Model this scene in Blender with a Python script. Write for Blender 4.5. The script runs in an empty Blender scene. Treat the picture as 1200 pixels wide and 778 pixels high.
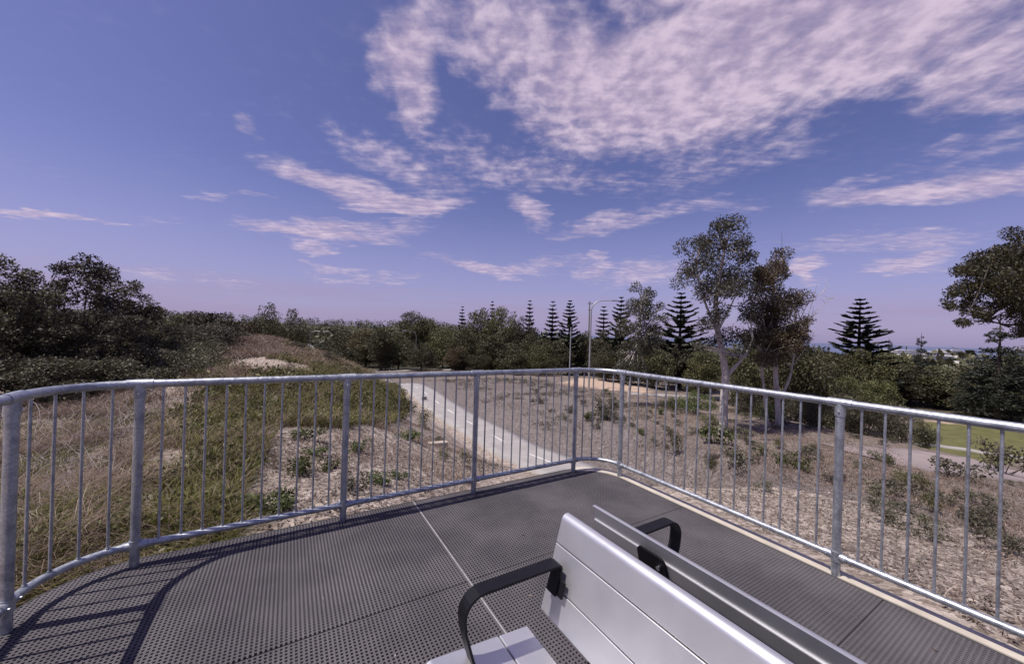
import bpy, math, random
import numpy as np
from mathutils import Vector, Matrix
PI = math.pi
rng = np.random.default_rng(7)
random.seed(7)
SC = bpy.context.scene
COL = SC.collection

# ------------------------------------------------------------------ camera
FOC, PITCH, ROLL, TH, EYE = 433.6, 0.00267, -0.0318, 1.02977, 1.5
cF = np.array([0, math.cos(PITCH), math.sin(PITCH)])
_u = np.array([0, -math.sin(PITCH), math.cos(PITCH)])
_r = np.array([1.0, 0, 0])
cR = math.cos(ROLL) * _r - math.sin(ROLL) * _u
cU = math.sin(ROLL) * _r + math.cos(ROLL) * _u
cd = bpy.data.cameras.new("camera")
cam = bpy.data.objects.new("camera", cd); COL.objects.link(cam)
cd.sensor_width = 36.0
cd.lens = 36.0 * FOC / 1200.0
cd.clip_start = 0.05; cd.clip_end = 60000
m = Matrix.Identity(4)
for i in range(3):
    m[i][0] = cR[i]; m[i][1] = cU[i]; m[i][2] = -cF[i]; m[i][3] = (0, 0, EYE)[i]
cam.matrix_world = m
SC.camera = cam
D1 = np.array([math.sin(TH), math.cos(TH), 0]); D2 = np.array([math.cos(TH), -math.sin(TH), 0])
def W(s, t, z=0.0): return D1 * s + D2 * t + np.array([0, 0, z])      # deck axes -> world

# ------------------------------------------------------------------ light
to_sun = Vector((D1 * -0.493 + D2 * -0.09 + np.array([0, 0, 1.0]))).normalized()
EL = math.asin(to_sun.z); AZ = math.atan2(to_sun.x, to_sun.y)
world = bpy.data.worlds.new("World"); SC.world = world; world.use_nodes = True
SC.view_settings.view_transform = 'Standard'; SC.view_settings.look = 'None'
SC.view_settings.exposure = 0.10; SC.view_settings.gamma = 1.0
sd = bpy.data.lights.new("sun", 'SUN'); sd.energy = 5.0; sd.angle = math.radians(0.5); sd.color = (1.0, 0.94, 0.88)
so = bpy.data.objects.new("sun", sd); COL.objects.link(so)
so.rotation_euler = to_sun.to_track_quat('Z', 'Y').to_euler()
so.location = to_sun * 30

def azel(px, py):
    d = cF + cR * (px - 600) / FOC - cU * (py - 389) / FOC
    d = d / np.linalg.norm(d)
    return math.atan2(d[0], d[1]), math.asin(d[2])

class NT:
    def __init__(s, nt): s.t = nt; s.n = nt.nodes; s.l = nt.links
    def add(s, typ, **kw):
        n = s.n.new(typ)
        for k, v in kw.items(): setattr(n, k, v)
        return n
    def put(s, node, idx, v):
        sock = node.inputs[idx]
        if hasattr(v, 'is_linked') or isinstance(v, bpy.types.NodeSocket): s.l.new(v, sock)
        else: sock.default_value = v
    def math(s, op, a, b=0.0, c=None, clamp=False):
        n = s.add('ShaderNodeMath', operation=op, use_clamp=clamp)
        s.put(n, 0, a); s.put(n, 1, b)
        if c is not None: s.put(n, 2, c)
        return n.outputs[0]
    def vmath(s, op, a, b=None):
        n = s.add('ShaderNodeVectorMath', operation=op)
        s.put(n, 0, a)
        if b is not None: s.put(n, 1, b)
        return n.outputs['Value'] if op in ('LENGTH', 'DOT_PRODUCT', 'DISTANCE') else n.outputs[0]
    def noise(s, vec, scale, detail=4, rough=.55, dist=0.0, out=0):
        n = s.add('ShaderNodeTexNoise')
        if vec is not None: s.l.new(vec, n.inputs['Vector'])
        n.inputs['Scale'].default_value = scale; n.inputs['Detail'].default_value = detail
        n.inputs['Roughness'].default_value = rough; n.inputs['Distortion'].default_value = dist
        return n.outputs[out]
    def rng(s, v, a, b, c=0.0, d=1.0, smooth=True):
        n = s.add('ShaderNodeMapRange', interpolation_type='SMOOTHSTEP' if smooth else 'LINEAR')
        s.put(n, 0, v); n.inputs[1].default_value = a; n.inputs[2].default_value = b
        n.inputs[3].default_value = c; n.inputs[4].default_value = d
        return n.outputs[0]
    def mix(s, f, a, b, blend='MIX'):
        n = s.add('ShaderNodeMix', data_type='RGBA', blend_type=blend)
        for i, v in ((0, f), (6, a), (7, b)):
            if isinstance(v, (tuple, list)): v = tuple(v) + ((1,) if len(v) == 3 else ())
            s.put(n, i, v)
        return n.outputs[2]
    def ramp(s, f, stops):
        n = s.add('ShaderNodeValToRGB'); cr = n.color_ramp
        while len(cr.elements) < len(stops): cr.elements.new(.5)
        for e, (p, c) in zip(cr.elements, stops): e.position = p; e.color = tuple(c) + (1,)
        s.put(n, 0, f); return n.outputs[0]

def build_sky():
    N = NT(world.node_tree); N.n.clear()
    sky = N.add('ShaderNodeTexSky', sky_type='NISHITA'); sky.sun_disc = False
    sky.sun_elevation = EL; sky.sun_rotation = AZ; sky.altitude = 20
    sky.air_density = 1.0; sky.dust_density = 1.2; sky.ozone_density = 2.2
    tc = N.add('ShaderNodeTexCoord'); D = tc.outputs['Generated']
    sx = N.add('ShaderNodeSeparateXYZ'); N.l.new(D, sx.inputs[0])
    X, Y, Z = sx.outputs
    az = N.math('ARCTAN2', X, Y); el = N.math('ARCSINE', Z)
    ae = N.add('ShaderNodeCombineXYZ'); N.l.new(az, ae.inputs[0]); N.l.new(el, ae.inputs[1]); AE = ae.outputs[0]
    zz = N.math('ADD', N.math('MAXIMUM', Z, 0.0), 0.07)
    pl = N.add('ShaderNodeCombineXYZ'); N.l.new(N.math('DIVIDE', X, zz), pl.inputs[0]); N.l.new(N.math('DIVIDE', Y, zz), pl.inputs[1]); P = pl.outputs[0]
    # warped az/el so that outlines of the cloud fields are ragged
    wn = N.noise(P, 1.6, 4, .6, out=1)
    AEw = N.vmath('ADD', AE, N.vmath('MULTIPLY', N.vmath('SUBTRACT', wn, (.5, .5, .5)), (.16, .11, 0)))
    # clouds seen in the picture: centre px, half length px, half height px, tilt (deg, down to the right), strength
    B = [(640, 75, 160, 75, 25, .8), (745, 105, 170, 70, 5, 1.2), (870, 60, 210, 80, -10, 1.3), (1000, 40, 200, 70, -12, 1.15), (900, -60, 420, 110, -6, .75),
         (690, 150, 120, 32, 8, .75), (1150, 75, 110, 62, -12, .85), (1180, 120, 80, 26, 5, .7), (475, 62, 50, 50, 60, .95), (482, 115, 26, 48, -25, .8), (540, 30, 90, 50, 20, .6),
         (620, 200, 150, 30, 10, .45), (860, 185, 130, 32, -15, .38),
         (400, 212, 95, 15, 18, .85), (475, 236, 80, 14, 4, .9), (480, 195, 100, 26, 22, .5),
         (375, 272, 100, 15, 6, .85), (430, 268, 75, 14, -6, .55), (372, 293, 30, 8, 8, .7),
         (50, 246, 80, 7, 6, .8), (25, 241, 45, 6, 6, .7), (130, 258, 50, 4, 8, .5), (190, 257, 26, 5, 5, .45),
         (620, 250, 26, 15, 35, .75), (720, 258, 80, 12, -14, .62), (800, 245, 90, 9, -8, .4),
         (1080, 222, 160, 17, -4, .85), (990, 229, 70, 9, 3, .6), (1170, 212, 80, 12, -6, .6), (1130, 185, 110, 20, -15, .35),
         (1075, 282, 70, 12, 3, .55), (1065, 308, 55, 11, -6, .75), (985, 285, 50, 10, -4, .4), (1130, 275, 60, 10, 0, .35),
         (948, 316, 17, 16, 0, 1.0), (575, 315, 75, 8, 8, .72), (690, 318, 24, 12, 0, .65), (755, 318, 60, 18, -10, .62), (640, 312, 30, 8, 0, .55), (703, 303, 10, 6, 0, .6),
         (180, 325, 48, 7, 5, .5), (262, 330, 40, 5, 3, .4), (430, 325, 70, 5, 5, .5), (365, 313, 22, 5, 20, .6), (385, 320, 22, 5, 12, .6),
         (287, 145, 20, 11, 25, .5), (238, 230, 26, 5, 5, .4), (293, 229, 24, 5, 8, .45), (850, 22, 330, 50, 0, .5)]
    tot = None
    for px, py, a, b, rot, amp in B:
        a0, e0 = azel(px, py); a1, e1 = azel(px + 2, py); a2, e2 = azel(px, py - 2)
        ka = abs(a1 - a0) / 2; ke = abs(e2 - e0) / 2
        r = math.radians(rot)
        da, de = ka * math.cos(r), -ke * math.sin(r) + (e1 - e0) / 2 * math.cos(r)
        mp = N.add('ShaderNodeMapping', vector_type='TEXTURE')
        N.l.new(AEw, mp.inputs[0])
        mp.inputs['Location'].default_value = (a0, e0, 0)
        mp.inputs['Rotation'].default_value = (0, 0, math.atan2(de, da))
        mp.inputs['Scale'].default_value = (a * math.hypot(da, de), b * math.hypot(ke * math.cos(r), ka * math.sin(r)), 1)
        v = N.rng(N.vmath('LENGTH', mp.outputs[0]), 0.3, 1.5, amp, 0.0)
        tot = v if tot is None else N.math('SMOOTH_MAX', tot, v, .12)
    cells = N.noise(P, 13.0, 4.5, .54, .15)
    big = N.noise(P, 3.4, 5, .6, .3)
    stv = N.add('ShaderNodeMapping'); N.l.new(P, stv.inputs[0]); stv.inputs['Rotation'].default_value = (0, 0, math.radians(28)); stv.inputs['Scale'].default_value = (1.2, 6.0, 1)
    fib = N.noise(stv.outputs[0], 3.2, 7, .68, .25)
    nh = N.math('ADD', N.math('ADD', N.math('MULTIPLY', cells, .50), N.math('MULTIPLY', big, .34)), N.math('MULTIPLY', fib, .16))
    nl = N.math('ADD', N.math('ADD', N.math('MULTIPLY', cells, .24), N.math('MULTIPLY', big, .34)), N.math('MULTIPLY', fib, .42))
    hi = N.rng(el, .30, .46)
    n = N.math('ADD', N.math('MULTIPLY', nh, hi), N.math('MULTIPLY', nl, N.math('SUBTRACT', 1.0, hi)))
    tot = N.math('SMOOTH_MIN', tot, .98, .25)
    dens = N.rng(N.math('ADD', tot, N.math('MULTIPLY', N.math('SUBTRACT', n, .5), 2.5)), .06, 1.16)
    dens = N.math('MULTIPLY', dens, N.rng(tot, 0.02, .3))
    # thin veils low over the horizon
    lown = N.noise(None, 1.0, 4, .55); nn = lown.node
    lv = N.add('ShaderNodeMapping'); N.l.new(AE, lv.inputs[0]); lv.inputs['Scale'].default_value = (2.2, 26, 1); N.l.new(lv.outputs[0], nn.inputs['Vector'])
    band = N.math('MULTIPLY', N.rng(el, .0, .03), N.rng(el, .07, .12, 1, 0))
    veil = N.math('MULTIPLY', N.math('MULTIPLY', N.rng(lown, .36, .62), band), .62)
    low = N.rng(el, 0.0, .38, 1.0, 0.0)
    skyc = N.mix(1.0, sky.outputs[0], SKYTINT, 'MULTIPLY')
    hz = N.mix(N.math('MULTIPLY', low, .56), skyc, tuple(c * 10 for c in HAZEC))
    cloudc = N.mix(N.rng(n, .42, .62), (6.6, 5.25, 7.2), (9.1, 7.45, 9.2))
    c1 = N.mix(veil, hz, (4.9, 4.0, 6.4))
    c2 = N.mix(N.math('MULTIPLY', dens, .92), c1, cloudc)
    bg = N.add('ShaderNodeBackground'); N.l.new(c2, bg.inputs[0]); bg.inputs[1].default_value = SKYSTR
    out = N.add('ShaderNodeOutputWorld'); N.l.new(bg.outputs[0], out.inputs[0])
SKYTINT = (1.12, 0.90, 1.30); HAZEC = (.52, .475, .83); SKYSTR = 0.073
build_sky()

# ------------------------------------------------------------------ materials
def mat(name, rough=.8, metal=0.0, spec=.5):
    M = bpy.data.materials.new(name); M.use_nodes = True
    N = NT(M.node_tree); p = N.n['Principled BSDF']
    p.inputs['Roughness'].default_value = rough; p.inputs['Metallic'].default_value = metal
    p.inputs['Specular IOR Level'].default_value = spec
    return M, N, p
def bump(N, p, h, strength=.4, dist=.01):
    b = N.add('ShaderNodeBump'); b.inputs['Strength'].default_value = strength; b.inputs['Distance'].default_value = dist
    N.l.new(h, b.inputs['Height']); N.l.new(b.outputs[0], p.inputs['Normal'])
def objco(N): return N.add('ShaderNodeTexCoord').outputs['Object']
def geopos(N): return N.add('ShaderNodeNewGeometry').outputs['Position']

def m_galv():
    M, N, p = mat('galvanised_steel', .42, .75)
    v = geopos(N)
    vo = N.add('ShaderNodeTexVoronoi'); vo.inputs['Scale'].default_value = 95; N.l.new(v, vo.inputs['Vector'])
    sp = N.noise(v, 14, 5, .65)
    c = N.mix(N.rng(vo.outputs['Distance'], .1, .8), (.36, .38, .41), (.50, .52, .55))
    c = N.mix(N.rng(sp, .42, .72), c, (.25, .265, .30))
    N.l.new(c, p.inputs['Base Color'])
    N.l.new(N.rng(N.noise(v, 40, 3), .3, .7, .32, .55), p.inputs['Roughness'])
    bump(N, p, N.noise(v, 120, 3), .08, .002)
    return M
def m_plain(name, col, rough=.6, metal=0.0, var=.15, scale=12.0, bmp=.05):
    M, N, p = mat(name, rough, metal)
    v = geopos(N); n = N.noise(v, scale, 5, .6)
    a = tuple(c * (1 - var) for c in col); b = tuple(min(1, c * (1 + var)) for c in col)
    N.l.new(N.mix(N.rng(n, .3, .7), a, b), p.inputs['Base Color'])
    if bmp: bump(N, p, N.noise(v, scale * 12, 4), bmp, .003)
    return M
def m_slat():
    M, N, p = mat('anodised_aluminium', .38, .8)
    v = geopos(N)
    n = N.noise(v, 6, 5, .6); f = N.noise(v, 300, 2)
    c = N.mix(N.rng(n, .3, .75), (.60, .60, .615), (.64, .64, .655))
    N.l.new(c, p.inputs['Base Color'])
    N.l.new(N.rng(n, .3, .7, .40, .45), p.inputs['Roughness'])
    bump(N, p, f, .03, .001)
    return M
def m_grate():
    M, N, p = mat('gritty_grating', .85, 0, .2)
    v = geopos(N)
    g = N.noise(v, 420, 2, .7); b_ = N.noise(v, 1.7, 5, .6); sp = N.noise(v, 60, 3, .7)
    c = N.mix(N.rng(b_, .35, .68), (.070, .063, .070), (.112, .102, .108))
    c = N.mix(N.math('MULTIPLY', N.rng(g, .56, .78), .6), c, (.27, .25, .26))
    c = N.mix(N.math('MULTIPLY', N.rng(sp, .64, .74), .45), c, (.30, .27, .25))
    N.l.new(c, p.inputs['Base Color'])
    bump(N, p, g, .5, .002)
    return M
def m_concrete(name, col, scale=1.2):
    M, N, p = mat(name, .85)
    v = geopos(N)
    a = N.noise(v, scale, 6, .65); g = N.noise(v, 60, 3, .6)
    c = N.mix(N.rng(a, .3, .72), tuple(x * .86 for x in col), tuple(x * 1.08 for x in col))
    c = N.mix(N.math('MULTIPLY', N.rng(g, .5, .75), .25), c, tuple(x * .6 for x in col))
    N.l.new(c, p.inputs['Base Color']); bump(N, p, g, .15, .004)
    return M
def m_leaf(name, dark, light, tip=None, sheen=.35, transl=.25, clump=1.3):
    M = bpy.data.materials.new(name); M.use_nodes = True
    N = NT(M.node_tree); p = N.n['Principled BSDF']
    g = N.add('ShaderNodeNewGeometry')
    oi = N.add('ShaderNodeObjectInfo')
    r = g.outputs['Random Per Island']
    cl = N.noise(geopos(N), clump, 3, .6)
    f = N.math('ADD', N.math('MULTIPLY', r, .62), N.math('MULTIPLY', N.rng(cl, .32, .68), .38))
    st = [(0.0, dark), (.75, light)] + ([(1.0, tip)] if tip else [])
    c = N.ramp(f, st)
    hs = N.add('ShaderNodeHueSaturation'); N.l.new(c, hs.inputs['Color'])
    N.l.new(N.math('MULTIPLY_ADD', oi.outputs['Random'], .05, .478), hs.inputs['Hue'])
    N.l.new(N.math('MULTIPLY_ADD', oi.outputs['Random'], .75, .55), hs.inputs['Value'])
    N.l.new(hs.outputs[0], p.inputs['Base Color'])
    p.inputs['Roughness'].default_value = .55; p.inputs['Specular IOR Level'].default_value = sheen
    tr = N.add('ShaderNodeBsdfTranslucent'); N.l.new(hs.outputs[0], tr.inputs[0])
    mx = N.add('ShaderNodeMixShader'); mx.inputs[0].default_value = transl
    N.l.new(p.outputs[0], mx.inputs[1]); N.l.new(tr.outputs[0], mx.inputs[2])
    N.l.new(mx.outputs[0], N.n['Material Output'].inputs[0])
    return M
def m_bark(name, a, b, scale=9):
    M, N, p = mat(name, .9, 0, .2)
    v = objco(N)
    mp = N.add('ShaderNodeMapping'); N.l.new(v, mp.inputs[0]); mp.inputs['Scale'].default_value = (1, 1, .28)
    n = N.noise(mp.outputs[0], scale, 6, .7, .5)
    N.l.new(N.ramp(n, [(.3, a), (.52, b), (.72, tuple(min(1, c * 1.25) for c in b))]), p.inputs['Base Color'])
    bump(N, p, n, .6, .02)
    return M

GALV = m_galv()
SLAT = m_slat()
BLACK = m_plain('black_powder_coat', (.006, .006, .008), .5, 0, .2, 30, .04); BLACK.node_tree.nodes['Principled BSDF'].inputs['Specular IOR Level'].default_value = .22
GRATE = m_grate()
BEIGE = m_plain('beige_fibreglass', (.47, .42, .345), .6, 0, .12, 7, .05)
STRIP = m_plain('pale_joint_strip', (.34, .32, .31), .6, 0, .2, 30, .05)
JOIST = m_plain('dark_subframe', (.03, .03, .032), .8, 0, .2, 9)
CONC = m_concrete('path_concrete', (.31, .29, .278))
PAINT = m_plain('white_road_paint', (.60, .585, .565), .6, 0, .08, 20)
ASPH = m_plain('pale_asphalt', (.20, .19, .19), .9, 0, .15, .8)
STEEL = m_plain('painted_lamp_steel', (.36, .36, .36), .45, .4, .08, 3)
WHITEW = m_plain('white_render', (.78, .74, .70), .8, 0, .06, .3)
ROOFM = m_plain('grey_metal_roof', (.34, .33, .34), .5, .2, .1, .3)
GLASS = m_plain('dark_window_glass', (.04, .045, .05), .12, 0, .1, 3, 0)
BOLT = m_plain('stainless_bolt', (.7, .7, .7), .25, 1.0, .05, 30, 0)
WOODP = m_plain('weathered_pole_timber', (.20, .165, .14), .9, 0, .2, 6)
CHIPW = m_plain('timber_edging', (.42, .36, .29), .85, 0, .2, 9)

# ------------------------------------------------------------------ mesh helpers
class MB:
    def __init__(s): s.v = []; s.f = []; s.sm = []; s.mi = []
    def raw(s, vs, fs, smooth=False, mi=0):
        o = len(s.v); s.v.extend([tuple(map(float, p)) for p in vs])
        for f in fs: s.f.append(tuple(i + o for i in f)); s.sm.append(smooth); s.mi.append(mi)
    def tube(s, pts, rad, n=12, caps=True, smooth=True, up=None):
        pts = [np.array(p, float) for p in pts]
        if not hasattr(rad, '__len__'): rad = [rad] * len(pts)
        T = []
        for i in range(len(pts)):
            a = pts[max(0, i - 1)]; b = pts[min(len(pts) - 1, i + 1)]
            d = b - a; T.append(d / (np.linalg.norm(d) + 1e-12))
        ref = np.array([0, 0, 1.0]) if abs(T[0][2]) < .9 else np.array([1.0, 0, 0])
        x = np.cross(ref, T[0]); x /= np.linalg.norm(x)
        vs = []
        for p, t, r in zip(pts, T, rad):
            x = x - t * (x @ t); x /= np.linalg.norm(x) + 1e-12; y = np.cross(t, x)
            for k in range(n):
                a = 2 * PI * k / n
                vs.append(p + r * (math.cos(a) * x + math.sin(a) * y))
        fs = []
        for i in range(len(pts) - 1):
            for k in range(n):
                k2 = (k + 1) % n
                fs.append((i * n + k, i * n + k2, (i + 1) * n + k2, (i + 1) * n + k))
        s.raw(vs, fs, smooth)
        if caps:
            o = len(s.v) - len(vs)
            s.f.append(tuple(o + k for k in reversed(range(n)))); s.sm.append(False); s.mi.append(0)
            e = o + (len(pts) - 1) * n
            s.f.append(tuple(e + k for k in range(n))); s.sm.append(False); s.mi.append(0)
    def box(s, c, ax, ay, az):      # centre, half-axis vectors
        c, ax, ay, az = map(lambda q: np.array(q, float), (c, ax, ay, az))
        vs = [c + i * ax + j * ay + k * az for k in (-1, 1) for j in (-1, 1) for i in (-1, 1)]
        s.raw(vs, [(0, 2, 3, 1), (4, 5, 7, 6), (0, 1, 5, 4), (2, 6, 7, 3), (0, 4, 6, 2), (1, 3, 7, 5)])
    def extrude(s, prof, o, ex, ey, along, smooth=False):   # closed 2D profile swept along a vector
        o, ex, ey, along = map(lambda q: np.array(q, float), (o, ex, ey, along))
        n = len(prof)
        a = [o + p[0] * ex + p[1] * ey for p in prof]; b = [q + along for q in a]
        s.raw(a + b, [(i, (i + 1) % n, n + (i + 1) % n, n + i) for i in range(n)], smooth)
        o2 = len(s.v) - 2 * n
        s.f.append(tuple(o2 + i for i in reversed(range(n)))); s.f.append(tuple(o2 + n + i for i in range(n)))
        s.sm += [False, False]; s.mi += [0, 0]
    def build(s, name, material, parent=None, origin=None):
        me = bpy.data.meshes.new(name)
        vs = s.v
        if origin is not None: vs = [(p[0] - origin[0], p[1] - origin[1], p[2] - origin[2]) for p in vs]
        me.from_pydata(vs, [], s.f)
        me.polygons.foreach_set('use_smooth', s.sm)
        mats = material if isinstance(material, (list, tuple)) else [material]
        for q in mats: me.materials.append(q)
        if len(mats) > 1: me.polygons.foreach_set('material_index', s.mi)
        me.update()
        if any(s.sm):
            import bmesh
            bm = bmesh.new(); bm.from_mesh(me)
            bmesh.ops.recalc_face_normals(bm, faces=bm.faces[:])
            for e in bm.edges:
                if len(e.link_faces) == 2 and e.calc_face_angle(0) > .7: e.smooth = False
            bm.to_mesh(me); bm.free()
        ob = bpy.data.objects.new(name, me); COL.objects.link(ob)
        if parent is not None: ob.parent = parent
        elif origin is not None: ob.location = origin
        return ob
def np_mesh(name, V, F, material, parent=None, smooth=False):
    """V (n,3), F list of (m,k) int arrays"""
    me = bpy.data.meshes.new(name)
    F = F if isinstance(F, list) else [F]
    nl = sum(f.size for f in F); npoly = sum(len(f) for f in F)
    me.vertices.add(len(V)); me.vertices.foreach_set('co', np.ascontiguousarray(V, np.float32).ravel())
    me.loops.add(nl); me.loops.foreach_set('vertex_index', np.concatenate([f.ravel() for f in F]).astype(np.int32))
    tot = np.concatenate([np.full(len(f), f.shape[1]) for f in F]); st = np.concatenate([[0], np.cumsum(tot)[:-1]])
    me.polygons.add(npoly); me.polygons.foreach_set('loop_start', st.astype(np.int32)); me.polygons.foreach_set('loop_total', tot.astype(np.int32))
    if smooth: me.polygons.foreach_set('use_smooth', np.ones(npoly, bool))
    me.update(calc_edges=True); me.validate()
    for q in (material if isinstance(material, (list, tuple)) else [material]): me.materials.append(q)
    ob = bpy.data.objects.new(name, me); COL.objects.link(ob)
    if parent is not None: ob.parent = parent
    return ob
def tag(o, label=None, cat=None, group=None, kind=None):
    if label: o['label'] = label
    if cat: o['category'] = cat
    if group: o['group'] = group
    if kind: o['kind'] = kind
    return o
def thing(name, label, cat, loc=(0, 0, 0), rz=0.0, group=None):
    e = bpy.data.objects.new(name, None); COL.objects.link(e)
    e.location = tuple(loc); e.rotation_euler = (0, 0, rz); e.empty_display_size = .2
    return tag(e, label, cat, group)
def copy_thing(root, loc, rz=0.0, sc=(1, 1, 1), label=None, group=None):
    c = root.copy(); COL.objects.link(c); c.location = tuple(loc); c.rotation_euler = (0, 0, rz); c.scale = sc
    if label: c['label'] = label
    if group: c['group'] = group
    for ch in root.children:
        d = ch.copy(); COL.objects.link(d); d.parent = c
        for g in ch.children:
            h = g.copy(); COL.objects.link(h); h.parent = d
    return c

# ------------------------------------------------------------------ terrain
def ray(px, py):
    d = cF + cR * (px - 600) / FOC - cU * (py - 389) / FOC
    return d / d[1]
def at(px, py, Y): return np.array([0, 0, EYE]) + ray(px, py) * Y
CTL = [(20, 640, 2.6), (100, 520, 5.3), (100, 480, 7.4), (30, 470, 8.2), (220, 560, 4.05), (220, 480, 7.6), (220, 445, 12.3), (300, 520, 5.3), (300, 450, 9.3), (330, 420, 14.5),
       (302, 396, 22), (272, 410, 22), (372, 418, 20), (405, 433, 19.5), (340, 407, 21.5), (440, 443, 22), (345, 440, 11.5), (400, 600, 3.3), (400, 500, 7.07), (400, 455, 12.5), (480, 560, 5.2), (480, 500, 11.8), (450, 470, 16),
       (540, 560, 6.3), (560, 540, 10.5), (540, 507, 17.8), (612, 547, 13.6), (650, 552, 13.2), (465, 449, 34.9), (500, 482, 22.8), (600, 500, 19.3), (560, 483, 22.8), (520, 465, 27.9),
       (475, 447, 36), (670, 535, 14.9), (640, 450, 40.6), (560, 445, 41.5), (700, 445, 46.5), (520, 434, 53), (700, 520, 16.4), (700, 480, 23), (740, 540, 11.9), (850, 500, 17), (850, 560, 8.8), (850, 600, 6),
       (780, 470, 29), (960, 640, 4.36), (960, 560, 8.75), (960, 500, 19.8), (1100, 700, 3.1), (1100, 620, 5.46), (1100, 560, 10.4), (1060, 520, 18.8), (1090, 537, 23), (1150, 545, 21.8), (1150, 502, 33.5),
       (1080, 500, 33), (1150, 490, 39), (1190, 530, 26), (1190, 640, 4.5), (1190, 580, 9)]
CP = np.array([at(*c) for c in CTL])
EX = [W(0, 0, -.45), W(2.9, -2.9, -.7), W(3, -1, -.55), W(-1, -3, -.3), W(0, -2.9, -.28), W(1, -2.9, -.3), W(2, -2.9, -.55), W(3.2, 0, -.55), W(-1, 0, -.4), W(0, -1.5, -.4), W(1.5, -1.5, -.45), W(3.1, 1.5, -.6), W(0, 2, -.5), W(2.3, -1.8, -.55),
      (-6, -6, -.6), (6, -8, -1.5), (-14, 2, -.8), (-14, -12, -1.5), (14, -4, -2.8), (14, 4, -3.2), (-30, 10, -2.5), (-34, 34, -3.5), (-16, 30, -2.2), (-12, 40, -4.6), (0, 60, -4.6), (25, 50, -5), (50, 40, -6.2), (45, 10, -6.0), (-30, 50, -5), (30, -20, -5), (0, -30, -3), (-40, -20, -4), (-5, 48, -4.4), (-22, 18, -1.4), (-13, 13, -.8)]
CP = np.vstack([CP, np.array(EX, float)])
def _phi(r2): return np.where(r2 > 1e-9, .5 * r2 * np.log(np.maximum(r2, 1e-9)), 0.0)
def _fit(P):
    n = len(P); d2 = ((P[:, None, :2] - P[None, :, :2]) ** 2).sum(-1)
    A = np.zeros((n + 3, n + 3)); A[:n, :n] = _phi(d2) + np.eye(n) * .35
    A[:n, n] = 1; A[:n, n + 1:] = P[:, :2]; A[n, :n] = 1; A[n + 1:, :n] = P[:, :2].T
    return np.linalg.solve(A, np.concatenate([P[:, 2], np.zeros(3)]))
WT = _fit(CP)
def smooth(a, b, x): t = np.clip((x - a) / (b - a), 0, 1); return t * t * (3 - 2 * t)
def vnoise(x, y, seed=0):
    xi = np.floor(x); yi = np.floor(y); fx = x - xi; fy = y - yi
    fx = fx * fx * (3 - 2 * fx); fy = fy * fy * (3 - 2 * fy)
    def h(a, b): q = np.sin(a * 127.1 + b * 311.7 + seed * 74.7) * 43758.5453; return q - np.floor(q)
    return (h(xi, yi) * (1 - fx) + h(xi + 1, yi) * fx) * (1 - fy) + (h(xi, yi + 1) * (1 - fx) + h(xi + 1, yi + 1) * fx) * fy
def base_z(x, y):
    r = np.hypot(x, y); a = np.degrees(np.arctan2(x, y))
    z = -5.2 - 5.0 * smooth(60, 220, r)
    left = 1 - smooth(-14, 6, a)                    # wooded ridge to the left, coast plain to the right
    ridge = smooth(230, 520, r) * left
    z = z + ridge * (15.5 + 5 * (vnoise(a * .09 + 3, r * .001) - .5))
    right = smooth(18, 34, a)
    z = z - right * (4 * smooth(80, 260, r) + 26 * smooth(420, 1100, r))
    z = z - (1 - right) * 22 * smooth(1400, 2600, r)
    return z
def raw_z(x, y):
    x = np.asarray(x, float); y = np.asarray(y, float)
    sh = x.shape; xf = x.ravel(); yf = y.ravel(); out = np.empty(xf.size)
    for i in range(0, xf.size, 20000):
        xs = xf[i:i + 20000]; ys = yf[i:i + 20000]
        d2 = (xs[:, None] - CP[None, :, 0]) ** 2 + (ys[:, None] - CP[None, :, 1]) ** 2
        out[i:i + 20000] = _phi(d2) @ WT[:-3] + WT[-3] + WT[-2] * xs + WT[-1] * ys
    r = np.hypot(xf, yf); w = smooth(46, 75, r)
    z = np.clip(out, -9, 2) * (1 - w) + base_z(xf, yf) * w
    return z.reshape(sh)
def hit(px, py, fn=None, tmax=400):
    fn = fn or ground_z
    d = ray(px, py); Ys = np.geomspace(1.5, tmax, 500)
    P = np.array([0, 0, EYE]) + d[None] * Ys[:, None]
    g = fn(P[:, 0], P[:, 1]); b = np.nonzero(P[:, 2] < g)[0]
    if not len(b): return P[-1]
    i = max(1, b[0]); a0, a1 = P[i - 1], P[i]
    for _ in range(12):
        mdl = (a0 + a1) / 2
        if mdl[2] < float(fn(mdl[0:1], mdl[1:2])[0]): a1 = mdl
        else: a0 = mdl
    return a1
# path centre line
PATHC = [at(650, 543, 14.2), at(605, 524, 15.9), at(571, 504, 18.6), at(548, 493.5, 20.6), at(526, 481.5, 23.3), at(500, 466.5, 28.4), at(484, 456.5, 32.6), at(470, 448, 36)]
PATHC = np.array([p[:2] for p in PATHC])
_d0 = PATHC[0] - PATHC[2]; _d0 /= np.linalg.norm(_d0); _d1 = PATHC[-1] - PATHC[-4]; _d1 /= np.linalg.norm(_d1)
PATHC = np.vstack([PATHC[0] + _d0 * 4.2, PATHC[0] + _d0 * 2.2, PATHC, PATHC[-1] + _d1 * 8, PATHC[-1] + _d1 * 18])
def resample(P, step):
    P = np.asarray(P, float)
    for _ in range(3):      # corner cutting
        q = .75 * P[:-1] + .25 * P[1:]; r = .25 * P[:-1] + .75 * P[1:]
        P = np.vstack([P[:1], np.stack([q, r], 1).reshape(-1, P.shape[1]), P[-1:]])
    L = np.concatenate([[0], np.cumsum(np.linalg.norm(np.diff(P, axis=0), axis=1))])
    s = np.arange(0, L[-1], step)
    return np.stack([np.interp(s, L, P[:, k]) for k in range(P.shape[1])], 1)
PC = resample(PATHC, .4); PW = 1.12
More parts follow.
